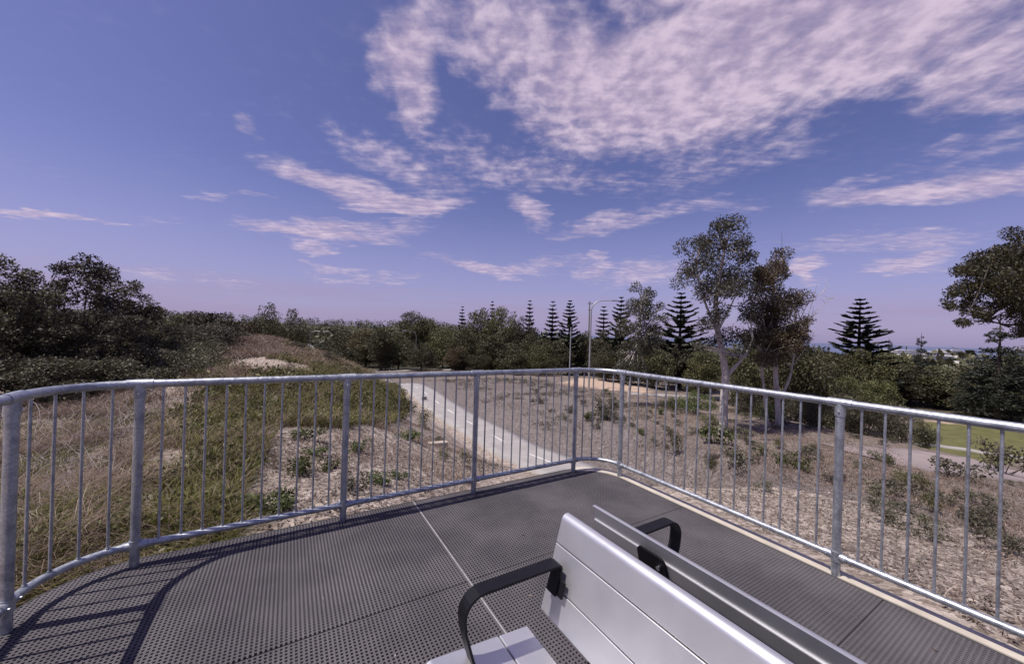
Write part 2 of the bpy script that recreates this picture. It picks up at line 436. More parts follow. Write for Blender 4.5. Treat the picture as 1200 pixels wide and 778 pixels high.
PZ = raw_z(PC[:, 0], PC[:, 1])
PZ = np.minimum(PZ, -3.36)
PZ = np.convolve(np.pad(PZ, 10, mode='edge'), np.ones(21) / 21, 'valid')
def ground_z(x, y):
    x = np.asarray(x, float); y = np.asarray(y, float)
    z = raw_z(x, y); xf = x.ravel(); yf = y.ravel(); zf = z.ravel().copy(); dp = np.full(xf.size, 9.0)
    for i in range(0, xf.size, 20000):
        d2 = (xf[i:i + 20000, None] - PC[None, :, 0]) ** 2 + (yf[i:i + 20000, None] - PC[None, :, 1]) ** 2
        j = d2.argmin(1); d = np.sqrt(d2[np.arange(len(j)), j]); dp[i:i + 20000] = d
        w = 1 - smooth(PW + .35, PW + 1.8, d)
        zf[i:i + 20000] = zf[i:i + 20000] * (1 - w) + (PZ[j] - .09) * w
    rr = np.hypot(xf, yf)
    rough = (vnoise(xf * 2.3, yf * 2.3, 3) - .5) * .09 + (vnoise(xf * .8, yf * .8, 5) - .5) * .16
    zf += rough * (1 - smooth(60, 120, rr)) * smooth(3.0, 6.0, rr) * .8 * smooth(PW + .3, PW + 1.5, dp)
    return zf.reshape(x.shape)
def gz(x, y): return float(ground_z(np.array([x]), np.array([y]))[0])
def in_poly(x, y, P):
    c = np.zeros(x.shape, bool); n = len(P); j = n - 1
    for i in range(n):
        xi, yi = P[i][:2]; xj, yj = P[j][:2]
        c ^= ((yi > y) != (yj > y)) & (x < (xj - xi) * (y - yi) / (yj - yi + 1e-12) + xi); j = i
    return c
def pxpoly(pts): return np.array([hit(a, b)[:2] for a, b in pts])
def blur_in(x, y, P, jit=.35):
    a = np.zeros(x.shape)
    for k in range(6):
        an = k * PI / 3; a += in_poly(x + jit * math.cos(an), y + jit * math.sin(an), P)
    return a / 6

POLY_GREEN = [pxpoly([(165, 700), (150, 560), (190, 490), (240, 455), (300, 446), (345, 436), (395, 428), (445, 446), (470, 460), (480, 480), (455, 500), (400, 505), (330, 500), (310, 540), (280, 590), (270, 660)])]
POLY_STRAW = [pxpoly([(-160, 760), (-160, 500), (20, 480), (90, 470), (160, 470), (200, 480), (180, 520), (165, 600), (160, 690)]), np.array([at(q, 389, Y)[:2] for q, Y in ((252, 15), (325, 16.5), (338, 25), (300, 26), (252, 24))])]
POLY_SAND = [pxpoly([(652, 450), (680, 443), (722, 447), (765, 457), (755, 461), (715, 457), (690, 455)]), pxpoly([(1085, 496), (1090, 492.5), (1200, 499), (1330, 506), (1330, 511), (1200, 503)])]
POLY_LAWN = [pxpoly([(1070, 492), (1200, 503), (1330, 512), (1330, 560), (1200, 538), (1075, 523)])]
POLY_ROAD = [pxpoly([(1060, 531), (1200, 548), (1330, 566), (1330, 590), (1200, 566), (1060, 545)])]

POLY_MOUND = np.array([at(q, 389, Y)[:2] for q, Y in ((312, 14.5), (350, 14), (445, 19.5), (440, 25), (380, 26), (325, 26))])
POLY_GFAR = pxpoly([(250, 505), (240, 455), (300, 446), (345, 436), (395, 428), (445, 446), (470, 460), (480, 480), (455, 500), (400, 505), (330, 500)])
POLY_EDGE = pxpoly([(-160, 780), (-160, 640), (20, 590), (120, 575), (200, 570), (270, 600), (270, 670), (150, 690)])
POLY_GAP = pxpoly([(150, 500), (120, 470), (180, 440), (250, 425), (300, 436), (345, 430), (300, 450), (240, 470), (200, 520)])
POLY_PLANT = pxpoly([(735, 548), (745, 470), (860, 495), (960, 500), (1050, 530), (1080, 552), (1195, 570), (1300, 590), (1300, 790), (1190, 760), (985, 660), (850, 600)])
POLY_PLANT2 = pxpoly([(500, 446), (640, 446), (735, 462), (860, 480), (900, 500), (760, 520), (735, 548), (690, 532)])
POLY_BANK = pxpoly([(300, 640), (310, 540), (360, 500), (450, 490), (500, 500), (590, 548), (520, 590), (400, 620)])
def make_ground():
    a_in = np.radians(np.arange(-66, 66, .42)); a_out = np.radians(np.arange(66, 294, 3.0))
    A = np.concatenate([a_in, a_out]); nA = len(A)
    R = np.concatenate([np.linspace(.0, 2.0, 5)[1:], np.geomspace(2.15, 90, 300), np.geomspace(92, 3200, 110)])
    X = R[:, None] * np.sin(A)[None]; Y = R[:, None] * np.cos(A)[None]
    Z = ground_z(X, Y)
    V = np.stack([X, Y, Z], -1).reshape(-1, 3)
    V = np.vstack([V, [[0, 0, gz(0, 0)]]]); c = len(V) - 1
    i = np.arange(len(R) - 1)[:, None] * nA; k = np.arange(nA)[None]; k2 = (k + 1) % nA
    q = np.stack([i + k, i + nA + k, i + nA + k2, i + k2], -1).reshape(-1, 4)
    t = np.stack([np.full(nA, c), np.arange(nA), (np.arange(nA) + 1) % nA], 1)
    M, N, p = mat('mulch_and_soil', .95, 0, .15)
    v = geopos(N)
    at_ = N.add('ShaderNodeAttribute', attribute_name='cover'); sep = N.add('ShaderNodeSeparateColor'); N.l.new(at_.outputs[0], sep.inputs[0])
    at2 = N.add('ShaderNodeAttribute', attribute_name='cover2'); sep2 = N.add('ShaderNodeSeparateColor'); N.l.new(at2.outputs[0], sep2.inputs[0])
    mp = N.add('ShaderNodeMapping'); N.l.new(N.vmath('ADD', v, N.vmath('MULTIPLY', N.noise(v, 5, 3, out=1), (.25, .25, .25))), mp.inputs[0])
    vo = N.add('ShaderNodeTexVoronoi'); vo.inputs['Scale'].default_value = 19; vo.inputs['Randomness'].default_value = 1; N.l.new(mp.outputs[0], vo.inputs['Vector'])
    vs = N.add('ShaderNodeSeparateColor'); N.l.new(vo.outputs['Color'], vs.inputs[0])
    big = N.noise(v, .55, 5, .6); mid = N.noise(v, 3.5, 5, .65); fine = N.noise(v, 34, 4, .7)
    mul = N.ramp(N.math('ADD', N.math('MULTIPLY', vs.outputs[0], .55), N.math('MULTIPLY', fine, .45)), [(.15, (.044, .032, .026)), (.42, (.130, .100, .083)), (.65, (.215, .172, .147)), (.88, (.42, .36, .315))])
    pale = N.ramp(N.math('ADD', N.math('MULTIPLY', vs.outputs[1], .55), N.math('MULTIPLY', fine, .45)), [(.12, (.10, .076, .060)), (.42, (.29, .235, .198)), (.68, (.43, .362, .312)), (.92, (.62, .55, .49))])
    grey = N.ramp(N.math('ADD', N.math('MULTIPLY', vs.outputs[2], .5), N.math('MULTIPLY', fine, .5)), [(.15, (.05, .042, .042)), (.5, (.155, .132, .130)), (.85, (.32, .285, .28))])
    c = N.mix(sep2.outputs[0], mul, pale)
    c = N.mix(sep2.outputs[1], c, grey)
    c = N.mix(N.math('MULTIPLY', N.rng(mid, .46, .66), .38), c, (.085, .070, .052))
    gr = N.ramp(fine, [(.25, (.030, .024, .014)), (.6, (.090, .072, .042)), (.8, (.17, .135, .085))])
    c = N.mix(N.math('MULTIPLY', sep.outputs[1], N.rng(mid, .35, .62, .10, .75)), c, gr)
    c = N.mix(sep.outputs[0], c, N.mix(N.rng(mid, .3, .7), (.36, .255, .19), (.50, .385, .30)))
    c = N.mix(sep.outputs[2], c, N.mix(N.rng(N.noise(v, 1.2, 5, .7), .3, .7), (.095, .096, .040), (.150, .145, .062)))
    c = N.mix(sep2.outputs[2], c, N.mix(N.rng(mid, .3, .7), (.030, .032, .018), (.065, .058, .035)))
    N.l.new(c, p.inputs['Base Color'])
    bump(N, p, N.math('ADD', N.math('MULTIPLY', vo.outputs['Distance'], .6), fine), .9, .03)
    ob = np_mesh('ground', V, [q, t], M, smooth=True)
    x, y = V[:, 0], V[:, 1]
    rr = np.hypot(x, y)
    ns = (vnoise(x * 1.3, y * 1.3, 9) - .5) * 1.2
    cov = np.ones((len(V), 4)); cov[:, :3] = 0; cov2 = cov.copy()
    jx, jy = x + ns * .5, y + (vnoise(x * 1.1 + 9, y * 1.1, 4) - .5) * .8
    for P in POLY_SAND: cov[:, 0] = np.maximum(cov[:, 0], blur_in(jx, jy, P))
    for P in POLY_GREEN + POLY_STRAW: cov[:, 1] = np.maximum(cov[:, 1], blur_in(jx, jy, P))
    for P in POLY_LAWN: cov[:, 2] = np.maximum(cov[:, 2], in_poly(x, y, P))
    d2 = np.full(len(V), 99.0); sd_ = np.zeros(len(V))
    near = np.nonzero(rr < 70)[0]
    for i in range(0, len(near), 20000):
        ix = near[i:i + 20000]
        q2 = (x[ix, None] - PC[None, :, 0]) ** 2 + (y[ix, None] - PC[None, :, 1]) ** 2
        j = q2.argmin(1); d2[ix] = np.sqrt(q2[np.arange(len(j)), j])
        tx = PC[np.minimum(j + 1, len(PC) - 1)] - PC[np.maximum(j - 1, 0)]
        sd_[ix] = tx[:, 0] * (y[ix] - PC[j, 1]) - tx[:, 1] * (x[ix] - PC[j, 0])
    leftside = (sd_ > 0) & (rr < 70)
    cov2[:, 0] = np.where(leftside, 1.0, .12) * (1 - smooth(40, 70, rr))
    cov2[:, 1] = np.where((sd_ < 0) & (d2 < 30) & (x < 9), .75 * (1 - smooth(5, 9.5, x)), 0) * (1 - smooth(40, 60, rr))
    cov2[:, 2] = smooth(52, 70, rr)
    for nm, cc in (('cover', cov), ('cover2', cov2)):
        at3 = ob.data.color_attributes.new(nm, 'FLOAT_COLOR', 'POINT'); at3.data.foreach_set('color', cc.astype(np.float32).ravel())
    tag(ob, kind='structure')
    return ob
make_ground()

def sheet(name, C2, half, zoff, material, step=.4, skirt=.12, zc=None, kind='structure'):
    C2 = np.asarray(C2); T = np.gradient(C2, axis=0); T /= np.linalg.norm(T, axis=1)[:, None]
    Nn = np.stack([-T[:, 1], T[:, 0]], 1)
    cols = np.linspace(-half, half, 7)
    P = C2[:, None, :] + Nn[:, None, :] * cols[None, :, None]
    Z = ground_z(P[..., 0], P[..., 1]) if zc is None else np.repeat(zc[:, None], 7, 1)
    V = np.concatenate([P, (Z + zoff)[..., None]], -1)
    lo = V[:, :1].copy(); lo[..., 2] -= skirt; hi = V[:, -1:].copy(); hi[..., 2] -= skirt
    V = np.concatenate([lo, V, hi], 1); n, k = V.shape[:2]
    i = np.arange(n - 1)[:, None] * k; j = np.arange(k - 1)[None]
    q = np.stack([i + j, i + j + 1, i + k + j + 1, i + k + j], -1).reshape(-1, 4)[:, ::-1]
    ob = np_mesh(name, V.reshape(-1, 3), q, material); tag(ob, kind=kind); return ob
pth = sheet('concrete_path', PC, PW, .012, CONC, zc=PZ, skirt=.25)
# cross joints cut in the slab and the dashed centre line
T = np.gradient(PC, axis=0); T /= np.linalg.norm(T, axis=1)[:, None]; Nn = np.stack([-T[:, 1], T[:, 0]], 1)
mk = MB(); jt = MB()
for i in range(2, len(PC) - 6, 1):
    if i % 8 == 3:
        for a in range(i, i + 3):
            p0, p1 = PC[a], PC[a + 1]; w = .042
            vs = [(*(p0 + Nn[a] * w), PZ[a] + .017), (*(p0 - Nn[a] * w), PZ[a] + .017), (*(p1 - Nn[a + 1] * w), PZ[a + 1] + .017), (*(p1 + Nn[a + 1] * w), PZ[a + 1] + .017)]
            mk.raw(vs, [(0, 1, 2, 3)])
    if i % 9 == 0:
        a = i; p0 = PC[a]; w = T[a] * .007
        vs = [(*(p0 + Nn[a] * (PW - .01) + w), PZ[a] + .0145), (*(p0 - Nn[a] * (PW - .01) + w), PZ[a] + .0145), (*(p0 - Nn[a] * (PW - .01) - w), PZ[a] + .0145), (*(p0 + Nn[a] * (PW - .01) - w), PZ[a] + .0145)]
        jt.raw(vs, [(0, 1, 2, 3)])
tag(mk.build('path_marking', PAINT), kind='structure')
tag(jt.build('path_joints', ASPH), kind='structure')

# lower road and kerb path beside the lawn, pale footpath, distant road
def pxline(pts, step=.5): return resample(np.array([hit(a, b)[:2] for a, b in pts]), step)
ROADM = m_plain('pinkish_asphalt', (.25, .205, .20), .9, 0, .15, .9)
sheet('lower_road', pxline([(1010, 534), (1070, 538), (1130, 545), (1200, 556), (1320, 577)]), 1.5, .03, ROADM, zc=None)
sheet('lower_footpath', pxline([(1068, 520), (1110, 524), (1200, 538), (1330, 558)]), .24, .11, CONC)
sheet('far_footpath', pxline([(735, 461), (775, 464), (830, 466), (900, 468)]), .45, .06, CONC)
sheet('far_kerb_path', pxline([(440, 435), (480, 434), (520, 433.5), (580, 434.5), (640, 437)]), .7, .06, CONC)
fr = np.array([at(347, 401, 175)[:2], at(352, 404, 150)[:2], at(356, 406.5, 125)[:2], at(362, 410, 100)[:2]])
fr = resample(fr, 2)
ZR = np.interp(np.arange(len(fr)), [0, len(fr) - 1], [at(347, 401.5, 175)[2], at(362, 410, 100)[2]])
sheet('distant_road', fr, 3.2, .0, ASPH, zc=ZR, skirt=4.0)

# sea out to the horizon
SEAM, N_, p_ = mat('sea_water', .25)
N_.l.new(N_.mix(N_.rng(N_.noise(geopos(N_), .004, 4), .3, .7), (.030, .055, .105), (.045, .075, .135)), p_.inputs['Base Color'])
ra = np.radians(np.arange(0, 360, 4)); rings = [0, 1500, 6000, 20000, 45000]
V = np.concatenate([np.stack([r * np.sin(ra), r * np.cos(ra), np.full(len(ra), -38.0)], 1) for r in rings[1:]] + [[[0, 0, -38.0]]])
n = len(ra); k = np.arange(n); k2 = (k + 1) % n
F4 = np.concatenate([np.stack([i * n + k, (i + 1) * n + k, (i + 1) * n + k2, i * n + k2], 1) for i in range(3)])
tag(np_mesh('sea', V, [F4, np.stack([np.full(n, len(V) - 1), k, k2], 1)], SEAM), kind='structure')

# ------------------------------------------------------------------ viewing deck
S0, S1, T0, T1 = -1.20, 3.046, -3.20, 2.6
NOTCH = []; NS = 3.066
RC = .45
def t_range(s):        # extent of the rounded deck outline at a given s
    lo = T0
    if s < S0 + RC: lo = T0 + RC - math.sqrt(max(0, RC ** 2 - (S0 + RC - s) ** 2))
    if s > S1 - .40: lo = T0 + .40 - math.sqrt(max(0, .40 ** 2 - (s - S1 + .40) ** 2))
    return lo, T1
def s_range(t):
    a, b = S0, S1
    if t < T0 + RC: a = S0 + RC - math.sqrt(max(0, RC ** 2 - (T0 + RC - t) ** 2))
    if t < T0 + .40: b = S1 - .40 + math.sqrt(max(0, .40 ** 2 - (T0 + .40 - t) ** 2))
    return a, b
deck = thing('viewing_deck', 'dark grey gritty grating deck of the raised lookout under the bench', 'deck')
PIT = .02
SJ = [S0 - .01, .97, S1 + .01]; TJ = [T0 - .01, -2.02, -.72, .58, 1.88, T1 + .01]
def quad_bar(mb, a, b, half, z0, z1):      # open-bottom bar between ground points a and b
    a = np.array(a); b = np.array(b); d = b - a; d /= np.linalg.norm(d) + 1e-9
    n = np.array([-d[1], d[0], 0]) * half
    up = np.array([0, 0, z1]); dn = np.array([0, 0, z0])
    vs = [a - n + up, a + n + up, b + n + up, b - n + up, a - n + dn, a + n + dn, b + n + dn, b - n + dn]
    mb.raw(vs, [(0, 3, 2, 1), (0, 4, 7, 3), (1, 2, 6, 5), (0, 1, 5, 4), (3, 7, 6, 2)])
for i in range(2):
    for j in range(5):
        sa, sb, ta, tb = SJ[i] + .004, SJ[i + 1] - .004, TJ[j] + .003, TJ[j + 1] - .003
        mb = MB()
        for k in range(int((sb - sa) / PIT) + 1):
            s = sa + .0046 + k * PIT
            if s > sb: break
            lo, hi = t_range(s); lo = max(lo, ta); hi = min(hi, tb)
            cuts = [lo]
            if s > NS - .004:
                for n0, n1 in NOTCH:
                    if n1 > lo and n0 < hi: cuts += [n0, n1]
            cuts.append(hi)
            for a_, b_ in zip(cuts[::2], cuts[1::2]):
                if b_ - a_ > .01: quad_bar(mb, W(s, a_), W(s, b_), .0046, -.034, 0.0)
        for k in range(int((tb - ta) / PIT) + 1):
            t = ta + .0046 + k * PIT
            if t > tb: break
            lo, hi = s_range(t); lo = max(lo, sa); hi = min(hi, sb)
            if any(n0 < t < n1 for n0, n1 in NOTCH): hi = min(hi, NS)
            if hi - lo > .01: quad_bar(mb, W(lo, t), W(hi, t), .0046, -.034, -.0005)
        mb.build('grating_panel', GRATE, deck)
mb = MB(); quad_bar(mb, W(.97, T0 + .01), W(.97, T1), .0028, -.03, .0015); mb.build('joint_strip', STRIP, deck)
for s in (-.9, -.2, .35, .97, 1.6, 2.2, 2.85):
    mb = MB(); mb.box(W(s, (T0 + T1) / 2 + .12, -.10), W(.03, 0), W(0, (T1 - T0) / 2 - .2), (0, 0, .064)); mb.build('joist', JOIST, deck)
for s in (-.7, 1.0, 2.7):
    for t in (-2.7, 0, 2.3):
        g = gz(*W(s, t)[:2]); mb = MB(); mb.box(W(s, t, (g - .3 - .17) / 2), W(.05, 0), W(0, .05), (0, 0, abs(g - .3 + .17) / 2)); mb.build('pile', JOIST, deck)
# outline strip of the panels (closing bar) following the rounded edge
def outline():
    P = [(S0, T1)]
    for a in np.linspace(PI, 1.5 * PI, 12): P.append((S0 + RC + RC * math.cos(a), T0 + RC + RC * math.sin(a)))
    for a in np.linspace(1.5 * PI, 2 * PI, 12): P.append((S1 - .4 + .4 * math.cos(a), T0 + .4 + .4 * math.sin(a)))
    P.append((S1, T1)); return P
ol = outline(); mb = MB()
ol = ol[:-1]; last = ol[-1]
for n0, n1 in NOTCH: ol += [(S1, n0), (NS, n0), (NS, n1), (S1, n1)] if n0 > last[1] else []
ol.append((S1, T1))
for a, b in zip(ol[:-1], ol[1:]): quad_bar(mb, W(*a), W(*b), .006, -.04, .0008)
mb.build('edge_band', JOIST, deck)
# beige edge channel along the right side (butted behind the posts)
mb = MB()
prof = [(0, 0), (.104, 0), (.104, -.22), (0, -.22)]
mb.extrude(prof, W(3.056, -2.72, .006), D1, (0, 0, 1), D2 * (T1 + 2.72)); mb.build('edge_channel', BEIGE, deck)
mb = MB(); arc = []
for a in np.linspace(1.58 * PI, 2 * PI, 12):
    for r in (.40, .504): arc.append((3.16 - .504 + r * math.cos(a), -2.72 + r * math.sin(a)))
vs = [W(*q, .006) for q in arc] + [W(*q, -.20) for q in arc]; n = len(arc) // 2
fs = []
for i in range(n - 1):
    fs += [(2 * i, 2 * i + 1, 2 * i + 3, 2 * i + 2), (2 * i + 1, 2 * n + 2 * i + 1, 2 * n + 2 * i + 3, 2 * i + 3), (2 * i, 2 * i + 2, 2 * n + 2 * i + 2, 2 * n + 2 * i)]
mb.raw(vs, fs); mb.build('edge_channel', BEIGE, deck)
mb = MB(); mb.box(W((S0 + S1) / 2, T0 + .06, -.13), W((S1 - S0) / 2 - .5, 0), W(0, .03), (0, 0, .09)); mb.build('edge_beam', JOIST, deck)

# ------------------------------------------------------------------ balustrade
ZT, ZB, RT = 1.115, .127, .0242
bal = thing('balustrade', 'galvanised pipe balustrade with vertical balusters round the lookout deck', 'railing')
AL, BR = -3.118, 3.075           # left line (t), right line (s)
RL, RR = .36, .335
SL = -1.122                      # line of the near-left side
def rail_path():
    P = []
    for t in np.linspace(2.5, AL + RL, 8): P.append((SL, t))
    for a in np.linspace(PI, 1.5 * PI, 15)[1:]: P.append((SL + RL + RL * math.cos(a), AL + RL + RL * math.sin(a)))
    for s in np.linspace(SL + RL, BR - RR, 10)[1:]: P.append((s, AL))
    for a in np.linspace(1.5 * PI, 2 * PI, 15)[1:]: P.append((BR - RR + RR * math.cos(a), AL + RR + RR * math.sin(a)))
    for t in np.linspace(AL + RR, 2.5, 10)[1:]: P.append((BR, t))
    return np.array(P)
RP = rail_path()
RLn = np.concatenate([[0], np.cumsum(np.linalg.norm(np.diff(RP, axis=0), axis=1))])
def rail_at(d): return np.array([np.interp(d, RLn, RP[:, 0]), np.interp(d, RLn, RP[:, 1])])
def rail_s(s, t):      # arclength of the nearest rail point
    d = np.linspace(0, RLn[-1], 6000); P = np.stack([np.interp(d, RLn, RP[:, 0]), np.interp(d, RLn, RP[:, 1])], 1)
    return d[((P - (s, t)) ** 2).sum(1).argmin()]
mb = MB(); mb.tube([W(*p, ZT) for p in RP], RT, 18); mb.build('top_rail', GALV, bal)
mb = MB(); mb.tube([W(*p, ZB) for p in RP], .0205, 16); mb.build('bottom_rail', GALV, bal)
posts = [rail_s(SL, 1.0), rail_s(SL, -.9), rail_s(-1.122, -2.735), rail_s(-.775, AL), rail_s(.395, AL), rail_s(1.509, AL), rail_s(2.714, AL), rail_s(BR, -2.787), rail_s(BR, -.953), rail_s(BR, .85)]
nb = [17, 17, 4, 10, 10, 11, 4, 16, 16]
def tang(d): a = rail_at(d - .03); b = rail_at(d + .03); v = b - a; return v / np.linalg.norm(v)
for i, d in enumerate(posts):
    p = rail_at(d); tg = tang(d)
    r = .0242
    mb = MB(); mb.tube([W(*p, -.16), W(*p, ZT)], r, 18); po = mb.build('post', GALV, bal)
    mb = MB()   # tee fittings
    mb.tube([W(*rail_at(d + k), ZT) for k in np.linspace(-.062, .062, 7)], RT + .0045, 18)
    mb.tube([W(*p, ZT - .085), W(*p, ZT - .01)], r + .0045, 18)
    mb.build('top_fitting', GALV, po)
    mb = MB()
    mb.tube([W(*rail_at(d + k), ZB) for k in np.linspace(-.058, .058, 7)], .0205 + .005, 16)
    mb.tube([W(*p, ZB - .032), W(*p, ZB + .032)], r + .005, 18)
    nrm = np.array([-tg[1], tg[0]]); nrm *= np.sign(np.dot(nrm, np.array([1.0, -1.0]) - p)) or 1
    for k in (-.045, .045):
        q = rail_at(d + k); mb.tube([W(*(q + nrm * .022), ZB), W(*(q + nrm * .033), ZB)], .0062, 8)
    mb.build('bottom_fitting', GALV, po)
    mb = MB(); q = p + nrm * (r + .003); mb.tube([W(*q, ZT - .055), W(*(q + nrm * .009), ZT - .055)], .0062, 8); mb.build('set_screw', BOLT, po)
for i in range(len(nb)):
    for k in range(nb[i]):
        d = posts[i] + (posts[i + 1] - posts[i]) * (k + 1) / (nb[i] + 1)
        p = rail_at(d)
        mb = MB(); mb.tube([W(*p, ZB + .012), W(*p, ZT - .015)], .0070, 10, caps=False)
        mb.tube([W(*p, ZB + .019), W(*p, ZB + .026)], .0105, 8); mb.build('baluster', GALV, bal)

# ------------------------------------------------------------------ double-sided bench
bench = thing('double_bench', 'silver slatted double-sided bench with black armrests and back-to-back backrests', 'bench')
BT0, BT1, SM = -1.10, 1.25, 1.003
def rrect(w, h, r_list, n=5):          # profile 0..w, 0..h with corner radii (bl, br, tr, tl)
    P = []
    cs = [((0, 0), PI, r_list[0]), ((w, 0), 1.5 * PI, r_list[1]), ((w, h), 0, r_list[2]), ((0, h), .5 * PI, r_list[3])]
    for (cx, cy), a0, r in cs:
        ox = cx + (r if cx == 0 else -r); oy = cy + (r if cy == 0 else -r)
        for k in range(n + 1):
            a = a0 + .5 * PI * k / n; P.append((ox + r * math.cos(a), oy + r * math.sin(a)))
    return P
for side in (1, -1):
    def B(s, z, t=0.0):               # mirror about the middle plane
        return W(s if side == 1 else 2 * SM - s, t, z)
    ex = D1 * side
    lean = np.array([.27, .963])      # up direction of the backrest in (s,z)
    upv = ex * lean[0] + np.array([0, 0, lean[1]]); bkv = ex * lean[1] - np.array([0, 0, lean[0]])   # up the slat, towards its rear
    for k, (d0, d1) in enumerate(((0, .101), (.105, .234), (.238, .346))):
        h = d1 - d0; mb = MB()
        pr = rrect(.032, h, (.003, .003, .004, .026) if k == 2 else (.003, .003, .003, .003), 10)
        iu = 22
        hm = h * .48
        pr = pr[:iu] + [(.032, hm - .002), (.0305, hm), (.0265, hm)] + [(min(q[0], .0265), q[1]) if q[0] > .02 else q for q in pr[iu:]]
        mb.extrude(pr, B(.822, .49, BT0) + upv * d0, bkv, upv, D2 * (BT1 - BT0)); mb.build('back_slat', SLAT, bench)
    ax = ex * .996 + np.array([0, 0, -.088])        # backwards along the seat
    un = ex * .088 + np.array([0, 0, .996])
    for k, (d0, d1) in enumerate(((-.03, .106), (.112, .232), (.237, .353))):
        mb = MB(); pr = rrect(d1 - d0, .034, (.01 if k == 0 else .003, .003, .003, .026 if k == 0 else .003), 10)
        mb.extrude(pr, B(.413, .479, BT0) + ax * d0 - un * .034, ax, un, D2 * (BT1 - BT0)); mb.build('seat_slat', SLAT, bench)
    # flat-bar armrests: a bent strip 50 mm wide
    for tc in (-1.043, 1.19):
        line = [(.822, .585), (.838, .635), (.848, .672), (.846, .681), (.836, .685), (.545, .687)]
        for a in np.linspace(.5 * PI, PI, 7)[1:]: line.append((.545 + .065 * math.cos(a), .622 + .065 * math.sin(a)))
        line += [(.485, .58), (.515, .478), (.532, .40)]
        mb = MB(); L = np.array(line); Tn = np.gradient(L, axis=0); Tn /= np.linalg.norm(Tn, axis=1)[:, None]
        Nm = np.stack([-Tn[:, 1], Tn[:, 0]], 1) * .004
        vs = []
        for q, nn in zip(L, Nm):
            for o in (-1, 1):
                for tt in (-.026, .026): vs.append(B(q[0] + nn[0] * o, q[1] + nn[1] * o, tc + tt))
        fs = []
        for i in range(len(L) - 1):
            a, b = 4 * i, 4 * i + 4
            fs += [(a, a + 1, b + 1, b), (a + 2, b + 2, b + 3, a + 3), (a, b, b + 2, a + 2), (a + 1, a + 3, b + 3, b + 1)]
        fs += [(0, 2, 3, 1), (4 * len(L) - 4, 4 * len(L) - 3, 4 * len(L) - 1, 4 * len(L) - 2)]
        mb.raw(vs, fs)
        # foot plate of the armrest against the backrest joint
        mb.box(B(.842, .612, tc + .03) - bkv * .006, D2 * .022, upv * .026, bkv * .004)
        mb.build('armrest', BLACK, bench)
    # back plates and legs
    for tc in (-.82, .95):
        mb = MB()
        pr = [(-.056, -.24)] + [(.056, -.24)] + [(.056 - .022 + .022 * math.cos(a), .31 - .022 + .022 * math.sin(a)) for a in np.linspace(0, .5 * PI, 6)] + [(-.056 + .022 + .022 * math.cos(a), .31 - .022 + .022 * math.sin(a)) for a in np.linspace(.5 * PI, PI, 6)]
        mb.extrude(pr, B(.822, .49, tc) + bkv * .034, D2, upv, bkv * .008); bp = mb.build('back_plate', BLACK, bench)
        mb = MB()
        for uu, dt in ((.27, .03), (.06, .03)):
            q = B(.822, .49, tc + dt) + bkv * .042 + upv * uu; mb.tube([q, q + bkv * .006], .008, 10)
        mb.build('bolt', BOLT, bp)
        mb = MB()
        mb.box(B(.64, .415, tc), ax * .20, D2 * .03, un * .006)
        mb.box(B(.62, .208, tc), ex * .03, D2 * .03, (0, 0, .205)); mb.box(B(.62, .008, tc), ex * .09, D2 * .06, (0, 0, .005))
        mb.box(B(.89, .33, tc) + np.array([0, 0, 0]), ex * .004 + np.array([0, 0, 0]), D2 * .05, (0, 0, .09))
        mb.build('leg', BLACK, bench)
for tc in (-.82, .95):
    mb = MB(); mb.box(W(SM, tc, .30), W(.42, 0), W(0, .025), (0, 0, .02)); mb.build('cross_bar', BLACK, bench)

# ------------------------------------------------------------------ plants
def leaf_cloud(centers, radii, n, size, aspect=2.2, droop=.2, shell=.55, rs=None, flat=1.0, fold=.25, updir=.35, wpow=.75):
    rs = rs or rng
    centers = np.asarray(centers, float); radii = np.asarray(radii, float)
    if radii.ndim == 1: radii = np.repeat(radii[:, None], 3, 1)
    w = radii.prod(1) ** wpow; idx = rs.choice(len(centers), n, p=w / w.sum())
    d = rs.normal(size=(n, 3)); d /= np.linalg.norm(d, axis=1)[:, None]
    r = np.where(rs.random(n) < shell, rs.uniform(.72, 1.12, n), rs.random(n) ** .5)
    P = centers[idx] + d * radii[idx] * r[:, None] * np.array([1, 1, flat])
    a = rs.normal(size=(n, 3)) + d * .8 + np.array([0, 0, updir - droop]); a /= np.linalg.norm(a, axis=1)[:, None]
    b = np.cross(a, rs.normal(size=(n, 3))); b /= np.linalg.norm(b, axis=1)[:, None] + 1e-9
    c = np.cross(a, b)
    L = size * rs.uniform(.6, 1.35, n)[:, None]; Wd = L / aspect
    v0 = P - a * L * .5; v2 = P + a * L * .5
    mid = P + c * L * fold * .3
    v1 = mid + b * Wd * .5; v3 = mid - b * Wd * .5
    V = np.stack([v0, v1, v2, v3], 1).reshape(-1, 3)
    F = np.arange(4 * n).reshape(n, 4)
    return V, F
def join(parts):
    Vs, Fs, o = [], [], 0
    for V, F in parts: Vs.append(V); Fs.append(F + o); o += len(V)
    return np.vstack(Vs), np.vstack(Fs)
def bezier(a, b, bow, n=6):
    a = np.array(a, float); b = np.array(b, float); m_ = (a + b) / 2 + np.array(bow, float)
    t = np.linspace(0, 1, n)[:, None]
    return (1 - t) ** 2 * a + 2 * t * (1 - t) * m_ + t ** 2 * b

